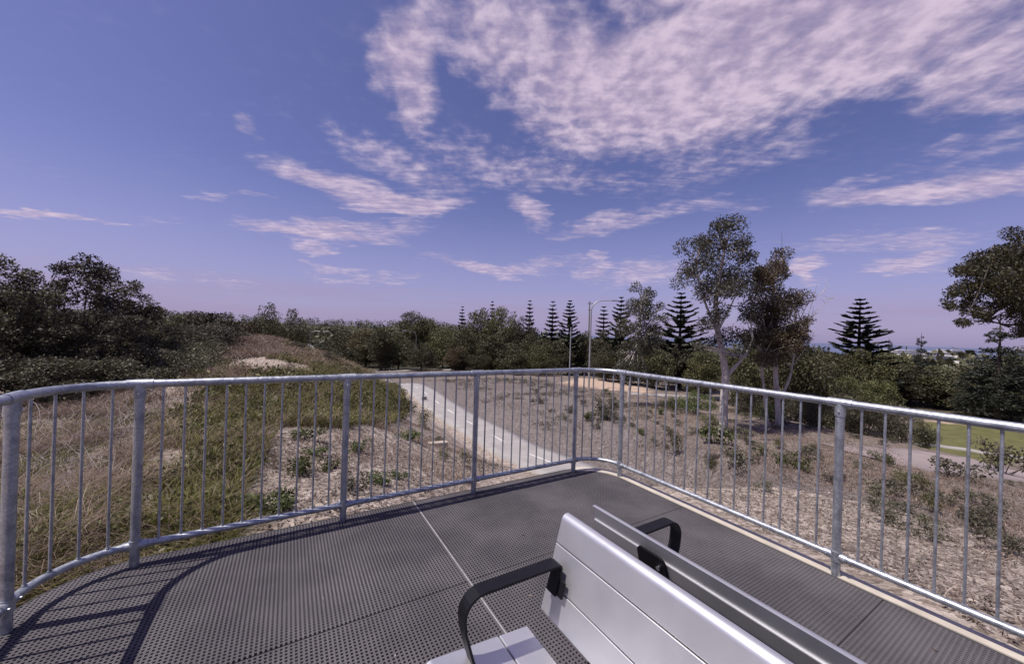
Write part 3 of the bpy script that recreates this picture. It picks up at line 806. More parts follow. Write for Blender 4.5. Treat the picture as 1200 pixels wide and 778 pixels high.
LEAF_DARK = m_leaf('leaf_dark_olive', (.026, .025, .012), (.092, .083, .040), (.165, .145, .075), transl=.15)
LEAF_WATTLE = m_leaf('leaf_wattle', (.034, .031, .020), (.115, .102, .064), (.25, .225, .145), clump=2.2)
LEAF_MID = m_leaf('leaf_mid_olive', (.032, .032, .013), (.115, .106, .043), (.20, .178, .080), transl=.18)
LEAF_BANK = m_leaf('leaf_banksia', (.028, .028, .016), (.092, .086, .050), (.20, .19, .13), sheen=.6)
LEAF_BROWN = m_leaf('leaf_rusty', (.046, .034, .019), (.130, .099, .054), (.22, .17, .09))
LEAF_PINE = m_leaf('leaf_norfolk', (.018, .023, .015), (.050, .058, .036), transl=.08)
LEAF_GREEN = m_leaf('leaf_fresh_green', (.040, .052, .014), (.11, .128, .040), (.17, .18, .07), clump=3)
LEAF_WEED = m_leaf('leaf_weed', (.044, .048, .015), (.155, .155, .050), (.30, .27, .12), clump=1.5)
LEAF_GREY = m_leaf('leaf_grey_green', (.050, .045, .030), (.15, .138, .092), (.25, .23, .165), clump=3)
STRAWM = m_leaf('straw', (.11, .070, .052), (.32, .235, .18), (.60, .51, .43), sheen=.2, transl=.15, clump=1.2)
GRASSG = m_leaf('grass_green', (.064, .070, .018), (.225, .215, .062), (.46, .39, .18), sheen=.2, transl=.25, clump=1.0)
BARK = m_bark('bark_grey', (.15, .125, .11), (.44, .39, .355))
BARKD = m_bark('bark_dark', (.024, .019, .016), (.070, .056, .047))

def plant_tree(name, crown_c, crown_r, h, blobs, nleaf, size, leafm, barkm, trunk_r, seed, stems=1, low=.25, flat=.8, blob_r=.3, parent=None, label=None, cat='tree', group=None, lean=(0, 0), aspect=2.2, shell=.55):
    """generic tree: trunk(s), limbs to leaf clumps spread through the crown's volume; base at the origin"""
    rs = np.random.default_rng(seed)
    root = thing(name, label, cat, (0, 0, -50), 0, group)
    cc = np.array(crown_c, float); cr = np.array(crown_r, float)
    C = []
    while len(C) < blobs:
        d = rs.uniform(-1, 1, 3)
        q = np.linalg.norm(d)
        if q > 1 or (q < .35 and rs.random() < .6): continue
        C.append(cc + d * cr)
    C = np.array(C); R = blob_r * cr.mean() * rs.uniform(.65, 1.3, blobs)
    R3 = np.stack([R, R, R * flat], 1) * rs.uniform(.85, 1.15, (blobs, 3))
    V, F = leaf_cloud(C, R3, nleaf, size, aspect=aspect, rs=rs, shell=shell)
    mb = MB()
    for st in range(stems):
        a = 2 * PI * st / max(1, stems) + rs.random()
        b0 = np.array([math.cos(a), math.sin(a), 0]) * (.12 * h * .2 if stems > 1 else 0)
        top = cc + np.array([math.cos(a), math.sin(a), 0]) * cr * (.45 if stems > 1 else .05) + np.array([0, 0, cr[2] * .55])
        pts = bezier(b0 + np.array([0, 0, -.15]), top, (lean[0] + rs.normal() * .04 * h, lean[1] + rs.normal() * .04 * h, 0), 9)
        rad = np.linspace(trunk_r, trunk_r * .18, 9) * (1 if stems == 1 else .7)
        mb.tube(pts, rad, 8)
        mine = [i for i in range(blobs) if i % stems == st]
        for i in mine[:34]:
            zt = C[i][2] - R[i] * .3
            k = int(np.clip((np.interp(zt - .35 * np.linalg.norm((C[i] - top)[:2]), [pts[0][2], pts[-1][2]], [0, 8])), 1 + low * 4, 7))
            bz = bezier(pts[k], C[i], (0, 0, -.08 * h + rs.normal() * .04 * h), 5)
            mb.tube(bz, np.linspace(rad[k] * .55, max(.006, rad[-1] * .35), 5), 5, caps=False)
    mb.build('trunk', barkm, root)
    np_mesh('crown', V, F, leafm, root)
    return root

def drop(root): 
    for ch in list(root.children): bpy.data.objects.remove(ch)
    bpy.data.objects.remove(root)
USED = set()
def place(proto, px, ytop, Y, h, label, name=None, group=None, wpx=None, wproto=None, base=None, rz=None, name_cat=None):
    """stand a copy of a prototype on the ground at picture column px and distance Y, its top on picture row ytop"""
    g = at(px, 389, Y)[:2]; z0 = gz(*g)
    H = at(px, ytop, Y)[2] - z0
    k = H / h
    kw = k if wpx is None else (wpx / FOC * Y) / wproto
    rz = random.uniform(0, 2 * PI) if rz is None else rz
    if proto.name not in USED:
        USED.add(proto.name)
        proto.location = (g[0], g[1], z0); proto.scale = (kw, kw, k); proto.rotation_euler = (0, 0, rz)
        proto['label'] = label
        if group: proto['group'] = group
        return proto
    return copy_thing(proto, (g[0], g[1], z0), rz, (kw, kw, k), label, group)

# ---- prototypes
wattle = [plant_tree('wattle_shrub', (0, 0, 1.95), (1.3, 1.3, 1.7), 3.6, 70, 15000, .075, LEAF_WATTLE, BARKD, .06, 11 + i, stems=5, blob_r=.165, flat=.85, label='dark wattle', cat='shrub', shell=.3) for i in range(3)]
lowbush = [plant_tree('coastal_bush', (0, 0, .75), (1.15, 1.15, .75), 1.5, 34, 7500, .075, LEAF_WATTLE, BARKD, .03, 31 + i, stems=5, blob_r=.30, flat=.8, label='low bush', cat='shrub') for i in range(2)]
dome = [plant_tree('bushland_tree', (0, 0, 3.75), (3.0, 3.0, 3.6), 7.4, 70, 10500, .26, (LEAF_MID, LEAF_DARK, LEAF_DARK, LEAF_MID)[i], BARKD, .16, 51 + i, blob_r=.30, flat=.72, label='dense tree', cat='tree', shell=.7) for i in range(4)]
tallb = [plant_tree('bushland_tree', (0, 0, 4.4), (2.1, 2.1, 4.3), 8.7, 64, 9000, .27, (LEAF_DARK, LEAF_BROWN)[i], BARKD, .15, 71 + i, blob_r=.30, flat=.9, label='dense tree', cat='tree', shell=.65) for i in range(2)]

def norfolk(seed, h=12.0, spread=2.3, tiers=17, up=.42, dens=1.0):
    rs = np.random.default_rng(seed)
    root = thing('norfolk_pine', 'norfolk', 'tree', (0, 0, -50))
    parts = []; br = MB(); br.tube([(0, 0, -.3), (0, 0, h * .5), (0, 0, h)], [h * .014, h * .009, h * .0015], 8)
    for k in range(tiers):
        f = k / (tiers - 1); z = h * (.10 + .885 * f ** .9)
        L0 = spread * ((1 - f) ** .85) * rs.uniform(.85, 1.1) + .10
        nbr = 6 if f < .8 else 5
        a0 = rs.random() * 6
        for b in range(nbr):
            if rs.random() < .10: continue
            L = L0 * rs.uniform(.72, 1.1); up_ = up * rs.uniform(.5, 1.35)
            a = a0 + 2 * PI * b / nbr + rs.normal() * .08
            n = 9; t = np.linspace(0, 1, n)
            x = L * t; zz = z + L * (up_ * t ** 2.0 - .10 * t * (1 - f))
            pts = np.stack([x * math.cos(a), x * math.sin(a), zz], 1)
            br.tube(pts, np.linspace(.03, .012, n) * (h / 12), 4, caps=False)
            m_ = int(150 * dens * (L / spread) + 26)
            u = rs.random(m_) ** .8
            cx = np.stack([np.interp(u, t, pts[:, i]) for i in range(3)], 1)
            lat = np.array([-math.sin(a), math.cos(a), 0])
            sg = rs.choice([-1, 1], m_)[:, None]
            tg_ = np.array([math.cos(a), math.sin(a), up]); 
            ax = lat * sg * rs.uniform(.5, 1, (m_, 1)) + tg_ * rs.uniform(.2, .9, (m_, 1)) + np.array([0, 0, .35]) * rs.random((m_, 1)); ax /= np.linalg.norm(ax, axis=1)[:, None]
            ll = .42 * (h / 12) * rs.uniform(.6, 1.2, (m_, 1)) * (1 - .4 * f)
            sd2 = np.cross(ax, rs.normal(size=(m_, 3))); sd2 /= np.linalg.norm(sd2, axis=1)[:, None]
            wd = ll * .24
            V = np.stack([cx - sd2 * wd, cx + sd2 * wd, cx + ax * ll + sd2 * wd * .5, cx + ax * ll - sd2 * wd * .5], 1).reshape(-1, 3)
            parts.append((V, np.arange(4 * m_).reshape(m_, 4)))
    br.build('trunk', BARKD, root)
    V, F = join(parts); np_mesh('crown', V, F, LEAF_PINE, root)
    return root
nor_big = norfolk(3, 12, 2.6, 19, .42); nor_wide = norfolk(19, 12, 2.7, 17, .50); nor_thin = norfolk(5, 12, 1.75, 15, .40); 
def conical(seed, h=9.0, R=1.75, n=13000):
    rs = np.random.default_rng(seed); root = thing('conical_pine', 'conical', 'tree', (0, 0, -50))
    C, Rr = [], []
    for k in range(130):
        z = h * (1 - rs.random() ** .6 * .93); rad = R * (1 - z / h) ** .8 + .08; a = rs.uniform(0, 6.28)
        q = rad * rs.uniform(.35, .95); C.append((q * math.cos(a), q * math.sin(a), z + .12 * rad)); Rr.append((rad * .28 + .10, rad * .28 + .10, rad * .13 + .12))
    V, F = leaf_cloud(C, Rr, n, .17, aspect=2.6, rs=rs, shell=.5, updir=.5, wpow=.4)
    mb = MB(); mb.tube([(0, 0, -.3), (0, 0, h * .5), (0, 0, h)], [h * .016, h * .01, h * .002], 8)
    for c in C[::3]: mb.tube(bezier((0, 0, max(.1, c[2] - .2)), c, (0, 0, 0), 3), [.03, .02, .01], 4, caps=False)
    mb.build('trunk', BARKD, root); np_mesh('crown', V, F, LEAF_PINE, root)
    return root
nor_dense = conical(8)

# ---- left thicket
PL = 'left thicket'
for i, (px, yt, Y, w, k, lb) in enumerate([
    (4, 299, 8.6, 150, 0, 'tall dark wattle at the left edge of the thicket behind the corner post'),
    (76, 306, 9.6, 150, 1, 'tallest bushy dark wattle of the thicket, ragged top against open sky'),
    (142, 333, 11.0, 110, 2, 'airy thin-topped wattle, sky showing through, right of the tallest wattle'),
    (182, 362, 12.5, 80, 0, 'small wattle at the right end of the tall thicket, twig pointing right'),
    (-60, 310, 9.5, 150, 1, 'dark wattle cut by the left border of the view'),
    (36, 345, 10.8, 150, 2, 'dark wattle filling the gap between the two tallest wattles'),
    (112, 362, 9.2, 120, 0, 'dark wattle standing low in front of the airy thin-topped wattle')]):
    place(wattle[k], px, yt, Y, 3.62, lb, group='tall wattles left of the deck', wpx=w, wproto=2.9)
for i, (px, yt, Y, w, k, lb) in enumerate([
    (15, 418, 7.8, 130, 0, 'low dark bush behind the dry grass beside the corner post'),
    (72, 424, 7.9, 120, 1, 'low dark bush under the tallest wattle'),
    (125, 420, 8.6, 110, 0, 'low olive bush behind the second rail post'),
    (172, 412, 9.6, 110, 1, 'low olive bush with pale leaves right of the second rail post'),
    (218, 408, 11.5, 100, 0, 'dark low bush left of the dead twigs on the mound'),
    (205, 385, 16.0, 110, 1, 'round dark bush above the rail left of the mound'),
    (245, 380, 18.5, 90, 0, 'brownish bush beside the foot of the mound'),
    (262, 393, 19.5, 46, 1, 'small bush below the bright green bush on the mound side')]):
    place(lowbush[k], px, yt, Y, 1.52, lb, group='low bushes left of the deck', wpx=w, wproto=2.5)
for i, (px, yt, Y, w, k, lb) in enumerate([
    (1018, 472, 19, 62, 0, 'broad olive bush behind the big right post'),
    (1056, 478, 20, 58, 1, 'olive bush at the near left corner of the lawn'),
    (988, 466, 21, 60, 1, 'dark bush between the multi-stemmed tree and the big right post'),
    (950, 462, 20, 54, 0, 'dark bush at the foot of the multi-stemmed tree'),
    (880, 458, 22, 44, 1, 'dark bush between the two banksia trunks'),
    (1085, 500, 19.5, 30, 0, 'small olive bush overlapping the lawn edge')]):
    place(lowbush[k], px, yt, Y, 1.52, lb, group='bushes along the edge of the right slope', wpx=w, wproto=2.5)
for i, (px, yt, Y, w, k, lb) in enumerate([
    (228, 402, 14, 90, 0, 'dark bush at the left foot of the mound behind the rail'),
    (190, 398, 13, 100, 1, 'dark bush above the rail right of the second post'),
    (258, 410, 17, 60, 1, 'brown bush halfway up the left side of the mound'),
    (349, 401, 21.5, 24, 0, 'small olive bush on the mound below the distant road'),
    (385, 413, 20, 30, 1, 'small olive bush low on the right flank of the mound'),
    (288, 399, 21, 26, 1, 'small brownish bush at the left of the mound crest')]):
    place(lowbush[k], px, yt, Y, 1.52, lb, group='low bushes left of the deck', wpx=w, wproto=2.5)
green_b = plant_tree('coastal_bush', (0, 0, .75), (1.1, 1.1, .7), 1.5, 24, 2600, .10, LEAF_GREEN, BARKD, .03, 90, stems=4, label='x', cat='shrub')
place(green_b, 259, 390, 22, 1.5, 'small bright green bush among dark bushes left of the mound', group='low bushes left of the deck', wpx=18, wproto=2.4)
for i, (px, yt, Y, w, k, p, lb) in enumerate([
    (198, 371, 27, 60, 0, tallb, 'dark brownish tree at the left of the low tree line'),
    (226, 367, 31, 55, 1, tallb, 'rusty brown tree in the low tree line left of the mound'),
    (252, 366, 28, 50, 0, tallb, 'dark tree with a spiky top left of the mound'),
    (284, 377, 36, 55, 1, tallb, 'olive tree directly left of the two tall trees behind the mound'),
    (314, 357, 38, 40, 1, dome, 'taller dark tree rising behind the mound crest'),
    (338, 364, 41, 44, 2, dome, 'round dark tree behind the mound, next to the distant road')]):
    place(p[k], px, yt, Y, 7.3 if p is dome else 8.7, lb, group='trees behind the mound', wpx=w, wproto=6.6 if p is dome else 4.8)

# ---- tree belt across the middle
BELT = 'trees of the belt beyond the path'
for i, (px, yt, Y, w, k, p, lb) in enumerate([
    (388, 399, 86, 42, 1, dome, 'low dark tree right beside the distant road'),
    (408, 389, 78, 44, 0, dome, 'yellowish topped tree right of the distant road'),
    (404, 402, 60, 40, 2, dome, 'dark tree above the green slope right of the distant road'),
    (430, 386, 64, 38, 1, tallb, 'rusty tree at the far end of the concrete path'),
    (448, 384, 58, 34, 0, tallb, 'dark narrow tree just left of the far lamp post'),
    (468, 390, 60, 40, 2, dome, 'dark tree left of the slim lamp post'),
    (484, 368, 92, 44, 3, dome, 'domed tree rising over the belt left of the pines'),
    (500, 372, 95, 34, 0, dome, 'smaller domed tree touching the first dome'),
    (520, 382, 66, 42, 0, dome, 'round olive tree right of the slim lamp post'),
    (495, 402, 57, 40, 1, dome, 'low dark tree behind the slim lamp post'),
    (545, 388, 60, 40, 3, dome, 'low olive tree under the first small pine'),
    (560, 364, 70, 42, 0, dome, 'large domed tree under the second small pine'),
    (590, 364, 68, 46, 3, dome, 'largest domed tree, in the middle of the belt'),
    (578, 392, 56, 36, 0, tallb, 'dark drooping tree in front of the domed trees'),
    (612, 372, 64, 36, 1, dome, 'dark domed tree left of the middle pines'),
    (536, 407, 54, 34, 1, tallb, 'low reddish brown tree at the front of the belt'),
    (560, 410, 53, 30, 2, dome, 'low dark bushy tree at the front of the belt'),
    (600, 402, 54, 40, 1, dome, 'broad dark tree at the foot of the largest dome'),
    (630, 386, 58, 38, 2, dome, 'dark tree under the middle pines'),
    (634, 404, 53, 34, 0, dome, 'olive bushy tree left of the two lamp posts'),
    (655, 400, 58, 34, 1, dome, 'dark tree filling the gap left of the plain lamp post'),
    (684, 390, 62, 30, 0, dome, 'olive tree seen between the two lamp posts'),
    (708, 388, 56, 38, 1, dome, 'dark tree right of the curved lamp post'),
    (712, 404, 46, 34, 2, dome, 'dark bushy tree at the foot of the curved lamp post'),
    (738, 400, 44, 40, 0, tallb, 'dark tree behind the slender grey-leaved tree'),
    (768, 398, 42, 44, 2, dome, 'dark tree right of the slender grey-leaved tree'),
    (800, 404, 44, 50, 1, dome, 'dark tree under the large feathery pine'),
    (828, 412, 38, 46, 3, dome, 'dark tree behind the trunk of the tall banksia'),
    (880, 398, 34, 50, 2, dome, 'dark tree between the two banksia trunks'),
    (892, 382, 30, 66, 1, dome, 'dark dense tree behind the multi-stemmed tree'),
    (936, 380, 26, 70, 2, dome, 'dark round tree at the right foot of the multi-stemmed tree')]):
    place(p[k], px, yt, Y, 7.3 if p is dome else 8.7, lb, group=BELT, wpx=w, wproto=6.6 if p is dome else 4.8)
for px, yt, Y, w, p, lb in [
    (541, 359, 78, 20, nor_thin, 'smallest Norfolk pine tip, first from the left'),
    (576, 353, 76, 20, nor_thin, 'Norfolk pine tip rising over the large dome'),
    (620, 352, 70, 24, nor_thin, 'Norfolk pine tip right of the largest dome'),
    (647, 353, 66, 30, nor_thin, 'slim Norfolk pine left of the dark middle pine'),
    (667, 352, 60, 44, nor_big, 'dark full Norfolk pine just left of the lamp posts'),
    (707, 359, 62, 34, nor_thin, 'slim Norfolk pine just right of the curved lamp post'),
    (727, 348, 54, 52, nor_wide, 'full Norfolk pine behind the slender grey-leaved tree'),
    (797, 343, 46, 84, nor_wide, 'large feathery Norfolk pine left of the tall banksia'),
    (1007, 350, 44, 92, nor_big, 'large Norfolk pine with upswept tiers standing alone on the right'),
    (1080, 390, 60, 26, nor_dense, 'small dense conical pine in front of the white buildings'),
    (1042, 396, 66, 24, nor_dense, 'small dense conical pine right of the large lone pine'),
    (1030, 400, 70, 20, nor_dense, 'tiny conical pine beside the large lone pine'),
    (1172, 372, 34, 74, nor_dense, 'dark conical pine under the overhanging tree at the right')]:
    place(p, px, yt, Y, 12.0 if p is not nor_dense else 9.0, lb, group='Norfolk pines along the skyline', wpx=w, wproto={nor_big: 5.3, nor_wide: 5.4, nor_thin: 3.6, nor_dense: 3.5}[p])

# ---- trees and hedge on the right
for i, (px, yt, Y, w, k, p, lb) in enumerate([
    (982, 414, 36, 60, 0, dome, 'olive tree left of the large lone pine'),
    (1012, 412, 42, 60, 3, dome, 'brownish olive tree around the foot of the large lone pine'),
    (1040, 413, 48, 56, 0, dome, 'olive tree right of the large lone pine'),
    (1068, 428, 44, 60, 1, dome, 'dark tree at the left end of the dense dark grove'),
    (1100, 430, 43, 66, 2, dome, 'dark tree of the grove under the white buildings'),
    (1132, 430, 43, 64, 1, dome, 'dark tree in the middle of the grove behind the lawn'),
    (1160, 424, 42, 60, 2, dome, 'dark tree of the grove below the conical pine'),
    (1192, 408, 40, 66, 1, dome, 'dark tall tree at the right end of the grove'),
    (1236, 400, 40, 70, 2, dome, 'dark tree cut by the right border of the view'),
    (1152, 452, 37.5, 50, 0, dome, 'lighter green rounded tree at the front of the grove'),
    (1188, 462, 36.5, 44, 3, dome, 'small olive tree at the right front of the grove'),
    (1000, 444, 30, 50, 3, dome, 'light olive bushy tree in front of the large lone pine'),
    (1030, 446, 33, 46, 0, dome, 'light green bushy tree left of the lawn'),
    (965, 436, 27, 60, 2, dome, 'dark bushy tree behind the third-last rail post')]):
    place(p[k], px, yt, Y, 7.3, lb, group='trees behind the lawn', wpx=w, wproto=6.6)

# ---- the individual open-crowned trees
def open_tree(name, label, trunk_px, limbs_px, blobs_px, Y, nleaf, size, leafm, barkm, r0, cat='tree', seed=1, bare=(), depth=1.6, big=1.0):
    rs = np.random.default_rng(seed)
    bx = at(*trunk_px[0], Y); bz = gz(bx[0], bx[1]); base = np.array([bx[0], bx[1], bz])
    root = thing(name, label, cat, base)
    sc = Y / FOC
    def P(px, py, dy=0.0):
        return at(px, py, Y + dy) - base
    mb = MB()
    tp = [P(*q) for q in trunk_px]; tp[0] = np.array([tp[0][0], tp[0][1], -.25])
    tp = resample(np.array(tp), .25); mb.tube(tp, np.interp(np.linspace(0, 1, len(tp)), [0, .08, .5, 1], [r0 * 1.25, r0, r0 * .72, r0 * .22]), 12)
    ends = [tp[int(len(tp) * f)] for f in (.55, .65, .75, .85, .93)]
    for lp, rr_ in limbs_px:
        dyo = rs.normal() * min(depth, 1.6) * .2 + (.5 if depth > 2 else 0)
        q = [P(a, b, dyo * i / max(1, len(lp) - 1)) for i, (a, b) in enumerate(lp)]
        q = resample(np.array(q), .25); mb.tube(q, np.linspace(rr_, rr_ * .25, len(q)), 8)
        ends += [q[len(q) // 2], q[-1], q[int(len(q) * .75)]]
    ends = np.array(ends)
    C, R = [], []
    for (a, b, r) in blobs_px:
        for _ in range(4):
            c = P(a + rs.normal() * r * .45, b + rs.normal() * r * .42, rs.normal() * depth * .55); C.append(c); R.append(r * sc * rs.uniform(.42, .78) * big)
    C = np.array(C); R = np.array(R)
    for c in C:
        dd = np.linalg.norm(ends - c - np.array([0, 0, -.3]), axis=1) + np.where(ends[:, 2] > c[2], 1.0, 0); e = ends[dd.argmin()]
        mb.tube(bezier(e, c, rs.normal(size=3) * .12, 5), np.linspace(.028, .008, 5) * (Y / 16), 5, caps=False)
    for lp in bare:
        q = np.array([P(a, b, rs.normal() * .1) for a, b in lp]); q = resample(q, .15); mb.tube(q, np.linspace(.022, .005, len(q)), 5)
        for _ in range(6):
            i = rs.integers(len(q) // 4, len(q)); e = q[i] + np.array([rs.normal() * .35, rs.normal() * .3, rs.uniform(-.05, .5)])
            mb.tube(bezier(q[i], e, rs.normal(size=3) * .06, 4), [.009, .007, .005, .003], 4, caps=False)
    mb.build('trunk', barkm, root)
    V, F = leaf_cloud(C, np.stack([R, R, R * .8], 1), nleaf, size, aspect=2.4, rs=rs, shell=.35)
    np_mesh('crown', V, F, leafm, root)
    return root
open_tree('banksia_tree', 'tallest banksia with a pale forked trunk and open grey-green crown', [(848, 503), (848, 468), (851, 440), (847, 415), (840, 385), (838, 350), (846, 310), (852, 275)],
          [([(851, 441), (866, 425), (879, 408), (884, 390)], .09), ([(843, 395), (828, 360), (818, 330), (815, 300)], .07), ([(838, 350), (862, 318), (872, 296)], .06), ([(841, 388), (860, 352), (868, 330)], .06)],
          [(853, 262, 15), (846, 280, 20), (862, 290, 16), (822, 282, 16), (815, 305, 18), (830, 312, 22), (806, 318, 12), (850, 312, 24), (872, 282, 12), (876, 303, 14), (820, 335, 18), (840, 340, 22), (862, 335, 22), (838, 365, 16), (825, 385, 12), (868, 365, 20), (858, 395, 18), (830, 405, 14), (872, 408, 12), (815, 408, 10)],
          16, 16500, .11, LEAF_BANK, BARK, .17, seed=4, big=1.08)
open_tree('banksia_tree', 'multi-stemmed brownish tree with bare twigs at its right', [(913, 506), (911, 470), (908, 430), (910, 395), (905, 350), (908, 310)],
          [([(900, 500), (895, 460), (893, 425), (897, 390)], .08), ([(912, 470), (926, 445), (930, 415), (936, 390)], .07), ([(909, 420), (925, 380), (930, 352)], .05), ([(907, 380), (890, 350), (884, 330)], .05)],
          [(913, 300, 12), (903, 322, 16), (920, 318, 12), (890, 325, 14), (895, 345, 20), (918, 345, 20), (905, 368, 22), (930, 360, 14), (885, 365, 16), (922, 385, 20), (895, 392, 20), (938, 380, 10), (905, 412, 20), (880, 392, 14), (930, 405, 14), (945, 395, 8)],
          18, 26000, .11, LEAF_BROWN, BARK, .125, seed=9, big=1.18, bare=[[(930, 420), (942, 385), (952, 355), (958, 330)], [(938, 395), (955, 365), (975, 350), (982, 345)], [(935, 380), (948, 352), (962, 345), (970, 335)], [(928, 430), (946, 405), (955, 388)], [(916, 310), (917, 295), (916, 282)]])
open_tree('slender_tree', 'slender grey-leaved tree with a thin pale trunk beside the sandy track', [(736, 487), (737, 462), (741, 430), (748, 395), (752, 360), (751, 342)],
          [([(747, 400), (765, 380), (770, 365)], .045)],
          [(750, 345, 12), (757, 352, 12), (742, 362, 14), (768, 362, 10), (758, 375, 18), (738, 385, 14), (770, 385, 12), (752, 400, 20), (735, 415, 14), (765, 412, 16), (750, 430, 18), (728, 430, 10), (776, 370, 7)],
          25, 11000, .15, LEAF_BANK, BARK, .10, seed=14)
open_tree('overhanging_tree', 'spreading dark tree reaching in from the right border, lobed canopy', [(1262, 560), (1255, 480), (1240, 420), (1235, 370), (1228, 320), (1225, 290)],
          [([(1236, 375), (1205, 378), (1178, 382), (1150, 372)], .09), ([(1230, 340), (1190, 330), (1150, 325)], .08), ([(1228, 310), (1190, 296), (1160, 300)], .07), ([(1232, 355), (1200, 358), (1135, 352)], .05)],
          [(1196, 283, 14), (1175, 290, 14), (1150, 305, 14), (1160, 318, 18), (1185, 310, 22), (1130, 318, 10), (1140, 335, 14), (1165, 342, 16), (1190, 335, 20), (1120, 345, 11), (1112, 358, 9), (1135, 362, 12), (1150, 372, 9), (1128, 380, 7), (1175, 362, 13), (1198, 362, 18), (1220, 300, 24), (1215, 330, 26), (1230, 350, 26), (1245, 310, 30), (1198, 385, 12), (1215, 385, 16), (1260, 340, 30)],
          17, 46000, .12, LEAF_MID, BARKD, .24, seed=21, depth=2.4, big=1.25)

# ---- ground plants: low shrubs planted in the mulch
def small_shrub(seed, leafm, h, r, n, size, stems=6, upright=False, name='low_shrub'):
    rs = np.random.default_rng(seed); root = thing(name, 'shrub', 'shrub', (0, 0, -50))
    k = 9; C = np.stack([rs.normal(size=k) * r * .45, rs.normal(size=k) * r * .45, rs.uniform(.35, .9, k) * h], 1)
    R = np.full(k, r * .42); V, F = leaf_cloud(C, np.stack([R, R, R * (1.3 if upright else .8)], 1), n, size, rs=rs, shell=.4, aspect=3.0 if upright else 2.0, updir=.9 if upright else .35)
    mb = MB()
    for c in C: mb.tube(bezier((rs.normal() * .02, rs.normal() * .02, -.05), c, (0, 0, 0), 4), [.010, .008, .006, .004], 4, caps=False)
    mb.build('stems', BARKD, root); np_mesh('foliage', V, F, leafm, root)
    return root
sh_grey = [small_shrub(201 + i, LEAF_GREY, .55, .42, 520, .075) for i in range(3)]
sh_green = [small_shrub(211 + i, LEAF_GREEN, .40, .34, 420, .075) for i in range(2)]
sh_dark = [small_shrub(221 + i, LEAF_MID, .62, .40, 620, .07, upright=True) for i in range(2)]
def place_shrub(proto, px, py, hpx, label, group, wide=1.0):
    P = hit(px, py); h0 = {0: .55, 1: .40, 2: .62}[0 if proto in sh_grey else 1 if proto in sh_green else 2]
    k = max(.35, hpx / FOC * P[1] / (h0 * 1.12))
    loc = (P[0], P[1], gz(P[0], P[1]) - .02)
    rz = random.uniform(0, 6.28)
    if proto.name not in USED:
        USED.add(proto.name); proto.location = loc; proto.rotation_euler = (0, 0, rz); proto.scale = (k * wide, k * wide, k); tag(proto, label, None, group); return
    copy_thing(proto, loc, rz, (k * wide, k * wide, k), label, group)
for px, yt, Y, w, lb in [(818, 459, 21, 46, 'fresh green bush left of the tall banksia trunk'), (792, 466, 23, 34, 'smaller fresh green bush further left of the tall banksia trunk'),
                         (905, 474, 19, 34, 'green bush between the banksia and the multi-stemmed tree'), (836, 486, 17.5, 26, 'low green bush touching the base of the banksia trunk')]:
    place(green_b, px, yt, Y, 1.5, lb, group='fresh green bushes at the banksia', wpx=w, wproto=2.4)
G1, G2 = 'plants on the pale mulch bank', 'shrubs in the mulch slope on the right'
for i, (p, px, py, hp, w, lb) in enumerate([
    (sh_green[0], 352, 553, 20, 1.5, 'dark green leafy plant in pale mulch left of the third rail post'),
    (sh_green[1], 383, 550, 16, 1.3, 'small green plant in pale mulch against the third rail post'),
    (sh_green[0], 446, 568, 16, 1.2, 'single round green plant in pale mulch between the third and fourth posts'),
    (sh_green[1], 468, 562, 14, 1.0, 'yellowish tuft beside the single round green plant'),
    (sh_green[0], 480, 515, 11, 2.4, 'flat spreading green plant in pale mulch above the fallen timber'),
    (sh_green[1], 308, 598, 30, 1.3, 'large leafy green plant close to the deck edge'),
    (sh_green[0], 330, 600, 20, 1.2, 'leafy plant close to the deck edge beside the large one'),
    (sh_green[1], 420, 528, 14, 1.2, 'green tuft in pale mulch right of the third rail post'),
    (sh_green[0], 355, 515, 16, 1.4, 'light green plant at the grassy top of the mulch'),
    (sh_green[1], 372, 534, 14, 1.2, 'yellow-green plant below the grassy top of the mulch'),
    (sh_dark[0], 520, 540, 16, .9, 'wispy plant in mulch just left of the fourth rail post'),
    (sh_dark[1], 543, 547, 20, .9, 'upright wispy plant in mulch touching the fourth rail post'),
    (sh_dark[0], 497, 500, 22, .9, 'tall wispy green plant beside the path bend'),
    (sh_dark[1], 470, 490, 26, 1.0, 'tall wispy plant at the edge of the green slope'),
    (sh_grey[0], 413, 575, 14, 1.1, 'dry grey tuft in pale mulch near the deck'),
    (sh_grey[1], 515, 520, 10, 1.0, 'small grey tuft beside the fallen timber')]):
    place_shrub(p, px, py, hp, lb, G1, w)
notable = [(sh_green[1], 930, 549, 18, 1.1, 'bright green round shrub in the mulch left of the big right post'),
    (sh_grey[0], 865, 548, 30, .9, 'tall grey-brown shrub in the mulch below the banksia'),
    (sh_dark[0], 790, 532, 26, .9, 'wispy brown shrub right of the far corner post'),
    (sh_grey[2], 1050, 580, 22, 1.0, 'grey-green shrub in the mulch just right of the big right post'),
    (sh_dark[0], 1090, 600, 24, .9, 'dark green shrub low in the mulch, second right of the big post'),
    (sh_grey[1], 1145, 620, 22, 1.1, 'grey shrub in the mulch near the right border'),
    (sh_grey[2], 1115, 560, 26, 1.2, 'grey-green shrub between the kerb path and the mulch'),
    (sh_grey[0], 1175, 555, 40, .8, 'spindly grey shrub standing before the lower road'),
    (sh_green[0], 835, 520, 24, 1.0, 'green shrub just left of the banksia trunk base'),
    (sh_grey[1], 712, 490, 22, .9, 'grey-green shrub between the two corner posts')]
for n in notable: place_shrub(n[0], n[1], n[2], n[3], n[5], G2, n[4])
rs = np.random.default_rng(77); cnt = 0
